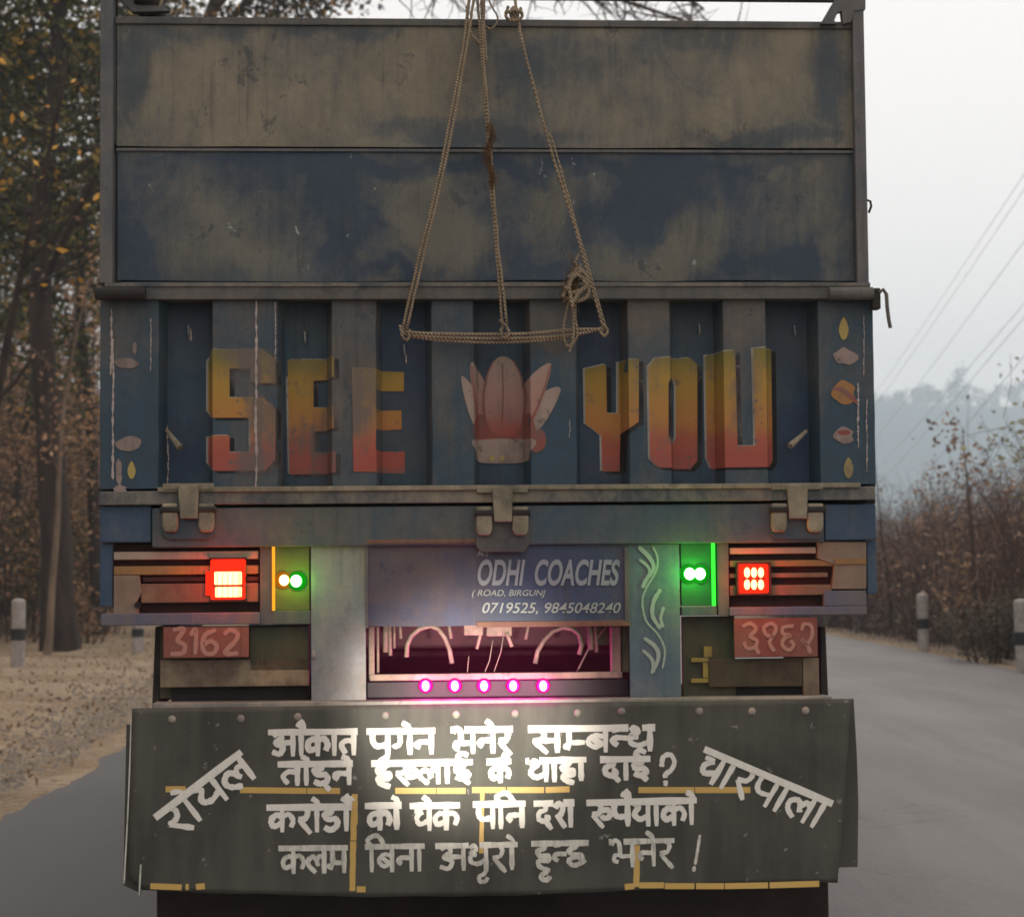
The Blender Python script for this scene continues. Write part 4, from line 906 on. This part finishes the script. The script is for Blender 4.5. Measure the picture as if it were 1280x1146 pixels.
gm.bump(gm.ma('ADD', n2, n4), .5, .006)
ck = gm.n('ShaderNodeTexVoronoi', feature='DISTANCE_TO_EDGE'); wn = gm.n('ShaderNodeTexNoise'); gm.put(wn.inputs['Vector'], c); wn.inputs['Scale'].default_value = 2.5; va = gm.n('ShaderNodeVectorMath', operation='ADD'); gm.put(va.inputs[0], c); gm.put(va.inputs[1], wn.outputs['Color']); gm.put(ck.inputs['Vector'], va.outputs[0]); ck.inputs['Scale'].default_value = .55
k = gm.mix(gm.ma('MULTIPLY', gm.rng(ck.outputs['Distance'], .012, .003), gm.rng(gm.noise(c, .5, 3), .48, .56, 0, .4)), k, A(34, 32, 31, 1.25))
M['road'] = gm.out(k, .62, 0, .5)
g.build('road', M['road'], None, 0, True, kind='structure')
# loose leaves and gravel on the shoulders
LM = leafmat('fallen_leaf', [(0, A(66, 52, 42)), (.4, A(104, 88, 70)), (.75, A(122, 106, 86)), (1, A(88, 66, 50))], .8)
g = Geo(); r_ = random.Random(3)
for k in range(4200):
    y = 8 + 42 * r_.random() ** 1.3
    if k % 4: x = edge_l(y) + .02 - abs(r_.gauss(0, 2.6))
    else: x = edge_r(y) - .2 + abs(r_.gauss(0, 1.0))
    z = max(gh(x, y), .0) + .015; g.leaf((x, y, z + r_.random() * .02), r_.uniform(.03, .09), .5, 0, r_)
g.build('leaf_litter', LM, None, 0, kind='stuff')
g = Geo()
for k in range(5000):
    y = 8 + 40 * r_.random() ** 1.5; x = (edge_l(y) - .05 - abs(r_.gauss(.3, .5))) if k % 3 else (edge_r(y) + .05 + abs(r_.gauss(.2, .3)))
    q = r_.uniform(.012, .04); z = max(gh(x, y), .005)
    g.add([(x - q, y, z), (x + q * .7, y - q, z), (x + q * .5, y + q, z), (x, y, z + q)], [(0, 1, 3), (1, 2, 3), (2, 0, 3)])
g.build('gravel', plain('gravel_stone', A(120, 110, 100), .9, .5, 5, world=True), None, 0, kind='stuff')

# guide posts
PW_ = weathered('whitewashed_concrete', A(128, 122, 118), A(84, 76, 68), .42, 9, chip=.05, chipcol=A(70, 62, 56)); PB = plain('black_band_paint', (.02, .02, .02), .7, .4, 12)
def post(px, y, pyb, h, lab, grp='concrete guide posts along the road'):
    p = W(px, pyb, y); z0 = gh(p.x, p.y); r = .105
    o = empty('guide_post', (p.x, p.y, z0 - .03), rnd.uniform(-.2, .2), label=lab, category='guide post', group=grp)
    o.rotation_euler = (rnd.uniform(-.03, .03), rnd.uniform(-.03, .03), rnd.uniform(-.3, .3))
    def ring(z0_, z1_, e, m, nm, top=False):
        g_ = Geo(); n = 10; a = r + e; lv = [(z0_, a), (z1_, a)] + ([(z1_ + .03, a * .8), (z1_ + .045, a * .3)] if top else [])
        vs_ = [(q * math.cos(6.2832 * k / n), q * math.sin(6.2832 * k / n), zz) for zz, q in lv for k in range(n)]
        g_.add(vs_, [(j * n + k, j * n + (k + 1) % n, (j + 1) * n + (k + 1) % n, (j + 1) * n + k) for j in range(len(lv) - 1) for k in range(n)] + [tuple(range(n - 1, -1, -1)), tuple((len(lv) - 1) * n + k for k in range(n))])
        g_.build(nm, m, o, .008)
    ring(0, h, 0, PW_, 'shaft', True); ring(h * .42, h * .60, .006, PB, 'black_band'); return o
post(22, 30, 838, 1.0, 'black banded guide post on the leafy left shoulder in front of the tree trunk')
post(172, 36.5, 815, .85, 'pale guide post peeking out beside the left lamp panel of the truck')
post(1072, 46.5, 796, 1.0, 'far white guide post beside the right edge of the truck')
post(1155, 35.8, 813, 1.02, 'white guide post with black band in the middle of the dry thicket edge')
post(1280, 27.6, 842, 1.02, 'nearest right guide post with black band, cut off by the frame')

# ------------------------------------------------------------------ trees
BARK = plain('dark_bark', A(44, 34, 28), .95, .6, 6, .6, world=True, asc=(1, 1, .25)); BARK2 = plain('pale_bark', A(96, 80, 66), .9, .5, 6, .4, world=True, asc=(1, 1, .25))
BARK3 = plain('brown_bark', A(62, 48, 38), .95, .5, 6, .5, world=True, asc=(1, 1, .25))
GREEN = leafmat('dark_green_leaf', [(0, A(26, 30, 16)), (.5, A(50, 52, 26)), (.8, A(76, 74, 36)), (.93, A(110, 92, 38)), (1, A(150, 112, 40))])
MIXED = leafmat('autumn_leaf', [(0, A(26, 28, 18)), (.55, A(50, 50, 28)), (.82, A(72, 60, 34)), (.9, A(120, 88, 42)), (1, A(150, 108, 44))])
DRYL = leafmat('dry_brown_leaf', [(0, A(70, 52, 40)), (.5, A(108, 82, 62)), (1, A(150, 118, 88))])
YELL = leafmat('yellow_leaf', [(0, A(150, 106, 40)), (.6, A(176, 134, 56)), (1, A(130, 90, 44))])
def limb(g_, p, d, ln, r0, r1, seg, wob, r, up=.0, n=5):
    pts = [Vector(p)]; d = Vector(d).normalized(); rs = [r0]
    for i in range(seg):
        d = (d + Vector((r.gauss(0, wob), r.gauss(0, wob), r.gauss(0, wob) + up))).normalized()
        pts.append(pts[-1] + d * ln / seg); rs.append(r0 + (r1 - r0) * (i + 1) / seg)
    g_.tube(pts, rs, n, False); return pts
def tree(name, x, y, h, tr, lab, cat_, seed, leaf, bark, nleaf, spread=.35, start=.35, lsize=.16, lean=(0, 0), fork=False, grp=None, nb=12, sub=5, twigs=5, z=None, up=.08):
    r = random.Random(seed); z0 = (gh(x, y) if z is None else z) - .15
    o = empty(name, (x, y, z0), label=lab, category=cat_)
    if grp: o['group'] = grp
    tg = Geo(); pts = [Vector((0, 0, 0))]; n = 14; d = Vector((lean[0], lean[1], 1)).normalized()
    for i in range(n):
        d = (d + Vector((r.gauss(0, .05), r.gauss(0, .05), .06))).normalized(); pts.append(pts[-1] + d * h * .92 / n)
    rs = [tr * (1.25 if i == 0 else (1 - .82 * i / n)) for i in range(n + 1)]
    tg.tube(pts, rs, 9, False); tips = []
    bg_ = Geo()
    for b in range(nb):
        t = start + (1 - start) * (b + r.random()) / nb; i = min(n - 1, int(t * n)); p = pts[i].lerp(pts[i + 1], t * n - i)
        a = r.random() * 6.283; e = r.uniform(.15, .8); dd = Vector((math.cos(a), math.sin(a), e))
        ln = h * spread * (1.15 - .6 * t) * r.uniform(.7, 1.2); rb = rs[i] * .5
        bp = limb(bg_, p, dd, ln, rb, rb * .25, 6, .14, r, up)
        for s_ in range(sub):
            q = bp[r.randint(2, 6)]; d2 = Vector((r.gauss(0, 1), r.gauss(0, 1), r.gauss(.25, .7)))
            sp_ = limb(bg_, q, d2, ln * r.uniform(.3, .55), rb * .28, rb * .1, 4, .18, r, up * .6, 4)
            for w_ in range(twigs):
                q2 = sp_[r.randint(1, 4)]; tw = limb(bg_, q2, (r.gauss(0, 1), r.gauss(0, 1), r.gauss(.1, .7)), ln * r.uniform(.12, .28), rb * .09, rb * .04, 2, .2, r, 0, 3); tips += tw[1:]
    tg.build('trunk', bark, o, 0, True); bg_.build('branches', bark, o, 0, True)
    if nleaf:
        lg = Geo(); q_ = lsize * 2.2
        for k in range(nleaf):
            p = tips[r.randrange(len(tips))]; lg.leaf((p.x + r.gauss(0, q_), p.y + r.gauss(0, q_), p.z + r.gauss(0, q_ * .8)), lsize * r.uniform(.6, 1.4), .55, .4, r)
        lg.build('crown', leaf, o, 0)
    return o
def at(px, y): return (px - 640) / F * y
# left wood
tree('roadside_tree', at(76, 38), 38, 17, .34, 'tall dark trunked tree with dense green leaves at the left road edge', 'tree', 11, GREEN, BARK, 15000, .30, .42, .17, (-.01, 0), nb=16)
tree('roadside_tree', at(126, 45), 45, 16, .17, 'slim dark trunk close beside the left corner of the truck', 'tree', 12, MIXED, BARK, 9000, .26, .5, .16)
tree('sapling', at(58, 35.5), 35.5, 7.5, .075, 'thin pale leaning sapling in front of the dark trunk', 'tree', 13, DRYL, BARK2, 500, .25, .45, .12, (.10, 0), nb=7, sub=3, twigs=3)
tree('yellow_leaf_tree', at(-60, 27), 27, 9.5, .10, 'slender tree with big yellow autumn leaves at the top left', 'tree', 15, YELL, BARK, 50, .30, .6, .15, (.12, 0), nb=9)
spec = [(20, 50, 13, .16, GREEN, 5000), (-30, 44, 15, .2, GREEN, 7000), (105, 58, 13, .15, DRYL, 2600), (50, 62, 12, .14, DRYL, 1800), (-10, 66, 14, .17, MIXED, 3000), (85, 74, 12, .14, DRYL, 2200), (15, 80, 13, .16, GREEN, 3500),
        (120, 84, 12, .13, DRYL, 2000), (60, 92, 13, .15, MIXED, 2600), (-40, 90, 14, .16, DRYL, 2200), (100, 104, 13, .15, DRYL, 2200), (35, 108, 12, .15, GREEN, 3000), (150, 66, 12, .14, DRYL, 2200), (170, 90, 13, .14, MIXED, 2500), (-80, 60, 15, .2, GREEN, 4500)]
labs = ['green leaved tree just left of and behind the dark trunk', 'bushy green tree at the left frame edge in the wood', 'bare brown leaved tree between the dark trunk and the truck', 'thin brown tree seen behind the dark trunk', 'autumn tinted tree on the bank at the left frame edge',
        'slim dry leaved tree on the bank right of the dark trunk', 'green tree high on the leafy bank', 'brown tree on the bank against the truck edge', 'tan and green tree far up the bank behind the trunk', 'dry tree on the bank beyond the left frame edge',
        'faint brown tree deep in the wood near the truck edge', 'farthest green tree deep in the wood', 'dry leaved tree hidden mostly behind the truck corner', 'autumn tree standing far behind the truck on the left', 'wide green tree outside the left frame edge on the bank']
for i, (px, y, h, tr, lf, nl) in enumerate(spec):
    tree('woodland_tree', at(px, y), y, h, tr, labs[i], 'tree', 40 + i, lf, BARK3 if i % 2 else BARK, nl, .30, .25, .17 if lf is GREEN else .14, (rnd.uniform(-.06, .06), 0), nb=11, sub=4, twigs=3, grp='woodland trees on the left bank')
def bush(px, y, h, wd, lab, leaf, seed, nl=2500, name='bush', cat_='bush', ls=.13, bark=None, stems=16):
    r = random.Random(seed); x = at(px, y); o = empty(name, (x, y, gh(x, y) - .05), label=lab, category=cat_); tips = []; g_ = Geo()
    for k in range(stems):
        a = r.random() * 6.283; rr = r.random() * wd * .35
        p = limb(g_, (rr * math.cos(a), rr * math.sin(a), 0), (math.cos(a) * .35, math.sin(a) * .35, 1), h * r.uniform(.6, 1), .02, .006, 5, .16, r, .02, 4)
        for j in range(6):
            q = p[r.randint(1, 5)]; t_ = limb(g_, q, (r.gauss(0, 1), r.gauss(0, 1), r.gauss(.6, .5)), h * r.uniform(.12, .35), .008, .003, 3, .2, r, 0, 3); tips += t_[1:]
    g_.build('stems', bark or BARK3, o, 0, True)
    if nl:
        lg = Geo()
        for k in range(nl):
            p = tips[r.randrange(len(tips))]; lg.leaf((p.x + r.gauss(0, wd * .06), p.y + r.gauss(0, wd * .06), p.z + r.gauss(0, .1)), ls * r.uniform(.6, 1.4), .5, .2, r)
        lg.build('foliage', leaf, o, 0)
    return o
bush(20, 46, 3.2, 2.6, 'green bush left of the dark trunk at the foot of the bank', GREEN, 3, 3500)
bush(104, 50, 3.4, 2.2, 'green bush between the dark trunk and the truck', GREEN, 4, 3000)
bush(45, 56, 4.5, 3, 'dry brown bush on the bank behind the trunk', DRYL, 5, 2600); bush(0, 60, 4.5, 3, 'dry brown bush at the left frame edge', DRYL, 6, 2600)
bush(110, 64, 4.2, 3, 'dry tan bush on the bank beside the truck edge', DRYL, 7, 2600); bush(75, 72, 5, 3, 'tall dry bush higher on the bank', DRYL, 8, 2600); bush(30, 78, 5, 3.4, 'mixed green and brown bush high on the bank', MIXED, 9, 2600)
bush(20, 43, 5.5, 3.4, 'tangled tan brush at the left frame edge in front of the bank', DRYL, 31, 1800, stems=26); bush(108, 47, 5.5, 2.8, 'tangled tan brush filling the gap between the dark trunk and the truck', DRYL, 32, 2000, stems=26)
bush(55, 49, 6.0, 3.0, 'tall twiggy brown brush directly behind the dark trunk', DRYL, 33, 1500, stems=26); bush(0, 52, 6.5, 3.4, 'tall dry brush behind the guide post at the left frame edge', MIXED, 34, 2200, stems=24)
bush(105, 40.5, 1.2, 1.1, 'low dry weeds at the foot of the dark trunk', DRYL, 10, 500, ls=.1)

# overhead bough beyond the truck
def bough():
    r = random.Random(5); o = empty('overhanging_tree', (at(236, 45), 45, gh(at(236, 45), 45) - .1), label='tree behind the truck whose bare twigs show above the rear boards', category='tree')
    org = Vector(o.location); Q = lambda px, py, y=45: W(px, py, y) - org
    g_ = Geo(); g_.tube([Vector((0, 0, 0)), Q(240, 500), Q(236, 300), Q(250, 120), Q(262, 20), Q(290, -60)], [.3, .26, .22, .18, .14, .1], 10, False); g_.build('trunk', BARK, o, 0, True)
    g_ = Geo(); tips = []
    main = [cat([(250, 120), (300, 10), (380, -32), (470, -42), (560, -34), (650, -26), (740, -10), (800, 8), (868, 32), (930, 60)], 6), cat([(262, 20), (330, -50), (450, -80), (600, -82), (720, -60), (830, -20), (880, 12)], 6), cat([(245, 200), (200, 60), (180, 0), (150, -30)], 6)]
    for mi, mp in enumerate(main):
        pts = [Q(a, b, 45 - .02 * i - mi) for i, (a, b) in enumerate(mp)]; g_.tube(pts, [.09 * (1 - .82 * i / len(pts)) + .012 for i in range(len(pts))], 6, False)
        for i in range(4, len(pts) - 1):
            for k in range(3 if i < len(pts) * .7 else 1):
                p = pts[i].lerp(pts[i + 1], r.random()); t1 = limb(g_, p, (r.gauss(.3, .8), r.gauss(0, .8), r.gauss(-.25, .6)), r.uniform(.7, 1.8), .030, .010, 6, .22, r, -.02, 4)
                for j in range(3):
                    q = t1[r.randint(1, 6)]; t2 = limb(g_, q, (r.gauss(.2, .9), r.gauss(0, .6), r.gauss(-.1, .8)), r.uniform(.3, .9), .013, .005, 4, .28, r, 0, 3)
                    if mp[i][0] < 430 or mi == 2: tips += t2[1:]
    g_.build('branches', BARK3, o, 0, True); lg = Geo()
    for k in range(5200):
        p = tips[r.randrange(len(tips))]; lg.leaf(p + Vector((r.gauss(0, .25), r.gauss(0, .3), r.gauss(0, .25))), .15 * r.uniform(.6, 1.4), .55, .4, r)
    lg.build('crown', MIXED, o, 0)
bough()

# ------------------------------------------------------------------ right-hand thicket
r = random.Random(21)
def thicket(name, n, x0, x1, y0, y1, hfun, mats, seed):
    r = random.Random(seed); gs = [Geo(), Geo()]
    for k in range(n):
        y = y0 + (y1 - y0) * r.random(); x = edge_r(y) + x0 + (x1 - x0) * r.random() ** 1.2; z = gh(x, y); H = hfun(x, y) * r.choice((r.uniform(.45, .9), r.uniform(.6, 1.0), r.uniform(.9, 1.3)))
        for s_ in range(5):
            a = r.random() * 6.283; p = (x + r.gauss(0, .12), y + r.gauss(0, .12), z - .02)
            q = limb(gs[0] if r.random() < .7 else gs[1], p, (math.cos(a) * .22, math.sin(a) * .22, 1), H * r.uniform(.55, 1), .014, .004, 4, .13, r, .03, 3)
            for j in range(3):
                t1 = limb(gs[0], q[r.randint(1, 4)], (r.gauss(0, .8), r.gauss(0, .8), r.gauss(.7, .4)), H * r.uniform(.1, .3), .006, .003, 2, .2, r, 0, 3)
                for l_ in range(2):
                    v = t1[r.randint(1, 2)]; gs[1].leaf((v.x + r.gauss(0, .06), v.y + r.gauss(0, .06), v.z + r.gauss(0, .06)), r.uniform(.06, .20), r.choice((.12, .2, .4)), .5, r)
    gs[0].build(name, mats[0], None, 0, kind='stuff'); gs[1].build(name, mats[1], None, 0, kind='stuff')
hf = lambda x, y: (3.25 + 1.1 * sm((40 - y) / 16) + .6 * fb(x, y, .25, 2)) * (.45 + .55 * sm((x - edge_r(y)) / 2.2))
TWIG = plain('grey_brown_twig', A(70, 54, 48), .95, .5, 3, 0, world=True)
DRY2 = leafmat('dry_weed_leaf', [(0, A(58, 46, 40)), (.5, A(96, 76, 64)), (.9, A(134, 108, 88)), (1, A(160, 132, 104))])
thicket('dry_thicket', 2500, .9, 11, 22, 75, hf, (TWIG, DRY2), 5)
LOW = leafmat('low_grey_weed', [(0, A(38, 32, 28)), (.6, A(72, 62, 56)), (1, A(108, 96, 88))])
thicket('dry_undergrowth', 1400, .5, 6, 22, 60, lambda x, y: .9 + .3 * fb(x, y, .3, 2), (TWIG, LOW), 6)
tree('bare_sapling', at(1113, 43), 43, 5.9, .028, 'lone bare crooked sapling beside the right edge of the truck', 'tree', 61, None, BARK, 0, .12, .35, nb=4, sub=1, twigs=1)
tree('spindly_plant', at(1216, 36), 36, 4.5, .05, 'spindly dry plant with clustered seed head rising above the thicket', 'plant', 62, DRY2, BARK3, 200, .16, .35, .12, nb=8, sub=3, twigs=3)
tree('slender_tree', at(1292, 34), 34, 5.4, .06, 'pale green leaved slender tree at the right frame edge', 'tree', 63, leafmat('pale_green_leaf', [(0, A(84, 84, 60)), (1, A(134, 130, 98))]), BARK3, 420, .22, .4, .14, nb=10, sub=3, twigs=3)
tree('slender_tree', at(1250, 44), 44, 4.3, .045, 'bare twiggy young tree in the thicket right of the spindly plant', 'tree', 64, DRYL, BARK3, 160, .24, .4, .12, nb=9, sub=3, twigs=3)
tree('slender_tree', at(1180, 52), 52, 4.2, .04, 'thin twiggy young tree in the thicket left of the spindly plant', 'tree', 65, DRYL, BARK3, 160, .22, .4, .12, nb=9, sub=3, twigs=3)
bush(1200, 36, 2.1, .9, 'bent clump of pale tan dead stalks in front of the thicket', leafmat('tan_dead_leaf', [(0, A(120, 92, 66)), (1, A(150, 122, 92))]), 66, 60, 'dead_stalk_clump', 'plant', .15, BARK2, 5)
bush(1246, 31, 1.1, 1.4, 'low grey brown shrub behind the right hand guide posts', leafmat('grey_green_leaf', [(0, A(50, 44, 38)), (1, A(88, 78, 66))]), 67, 2600, ls=.07)

# ------------------------------------------------------------------ far hill, its trees and the power line
g = Geo(); nx, ny = 150, 26; vs = []
def hz(x, y):
    t = sm((y - 480) / 420); top = 75 + 4 * fb(x, 0, .006, 3) + .03 * (x - 100) * 0
    return t * top + 3.2 * abs(fb(x, y, .05, 4)) * sm((y - 460) / 80) - 4 * (1 - sm((y - 440) / 60))
for j in range(ny + 1):
    for i in range(nx + 1):
        x = -840 + 2200 * i / nx; y = 880 + 1080 * j / ny; vs.append((x, y, 2 * hz(x / 2, y / 2)))
g.add(vs, [(j * (nx + 1) + i, j * (nx + 1) + i + 1, (j + 1) * (nx + 1) + i + 1, (j + 1) * (nx + 1) + i) for j in range(ny) for i in range(nx)])
g.build('hill', plain('forested_hillside', (.03, .07, .10), .95, .6, .05, 1, world=True), None, 0, True, kind='structure')
HL = leafmat('far_green_leaf', [(0, (.025, .035, .02)), (1, (.08, .09, .05))])
for i, (px, py, rp_) in enumerate([(1150, 488, 19), (1196, 488, 16), (1128, 497, 12), (1110, 505, 10), (1172, 498, 12), (1214, 500, 10), (1240, 503, 9), (1268, 492, 15), (1292, 490, 18), (1092, 503, 12), (1228, 506, 8)]):
    y = 1790; p = W(px, py - 5, y); R0 = (rp_ + 3) / F * y; zb = 2 * hz(p.x / 2, y / 2); rr = random.Random(i)
    o = empty('ridge_tree', (p.x, y, zb - 1), label='', category='tree', group='round trees on the far blue ridge')
    o['label'] = ['tallest round tree on the far blue ridge, left of the spindly plant', 'second tall round tree on the ridge above the spindly plant', 'smaller tree left of the tallest ridge tree', 'small ridge tree nearest the truck', 'ridge tree between the two tallest ones',
                  'small tree just right of the second tall ridge tree', 'low tree midway along the right part of the ridge', 'round ridge tree behind the slender roadside tree', 'big ridge tree cut by the right frame edge', 'ridge tree half hidden behind the truck edge', 'lowest ridge tree in the dip'][i]
    g = Geo(); g.tube([(0, 0, 0), (0, 0, p.z - zb + 1)], [.5, .2], 6, False); g.build('trunk', BARK, o)
    g = Geo(); cl = [(rr.gauss(0, R0 * .5), rr.gauss(0, R0 * .5), p.z - zb + 1 + rr.gauss(-R0 * .2, R0 * .5)) for _ in range(9)]
    for k in range(700):
        c_ = rr.choice(cl); g.leaf((c_[0] + rr.gauss(0, R0 * .22), c_[1] + rr.gauss(0, R0 * .22), c_[2] + rr.gauss(0, R0 * .2)), R0 * .2, .7, 0, rr)
    g.build('crown', HL, o)
WM = plain('grey_cable', (.12, .12, .125), .6, .1, 2, 0)
for i, (a, b, c_, d) in enumerate([(1280, 213, 1105, 470), (1280, 232, 1113, 474), (1280, 297, 1112, 520), (1280, 375, 1125, 548), (1280, 392, 1140, 552), (1280, 300 + 140, 1190, 545)]):
    s_ = (b - d) / (a - c_); p0 = W(1400, b + s_ * 120, 42); p1 = W(1062, d + s_ * (1062 - c_), 240)
    g = Geo(); pts = [p0.lerp(p1, t / 30) - Vector((0, 0, 1.1 * (1 - (2 * t / 30 - 1) ** 2) * .35)) for t in range(31)]
    g.tube(pts, .0085, 5); g.build('power_line', WM, None, 0, True, label=['highest power line in the right sky', 'power line just below the highest one', 'middle power line crossing the right sky', 'upper of the two cables that cross the blue hill', 'lower of the two cables that cross the blue hill', 'lowest power line near the right frame edge'][i], category='cable', group='power lines in the right sky')
for (x, y, z, lab) in ((W(1400, 50, 42).x, 42, 13.5, 'utility pole right of the road beyond the frame'), (W(1062, 500, 240).x, 240, 24, 'far utility pole standing behind the truck')):
    if True:
        o = empty('utility_pole', (x, y, gh(x, y) - .3), label=lab, category='pole'); g = Geo(); g.tube([(0, 0, 0), (0, 0, z)], [.18, .11], 10); g.build('shaft', PW_, o)
        for q in (z - .4, z - 1.6, z - 3.2, z - 4.6): Geo().box(-.9, .9, -.06, .06, q, q + .1).build('cross_arm', M['soot'], o)

# air
g = Geo(); g.box(-1195, 1395, -39, 1995, -8, 215)
hm = bpy.data.materials.new('haze_air'); hm.use_nodes = True; ht = hm.node_tree; ht.nodes.remove(ht.nodes['Principled BSDF'])
pv = ht.nodes.new('ShaderNodeVolumePrincipled'); pv.inputs['Color'].default_value = (.76, .90, 1, 1); pv.inputs['Density'].default_value = .00075; pv.inputs['Anisotropy'].default_value = 0
ht.links.new(pv.outputs[0], ht.nodes['Material Output'].inputs['Volume'])
g.build('haze', hm, None, 0, kind='stuff')
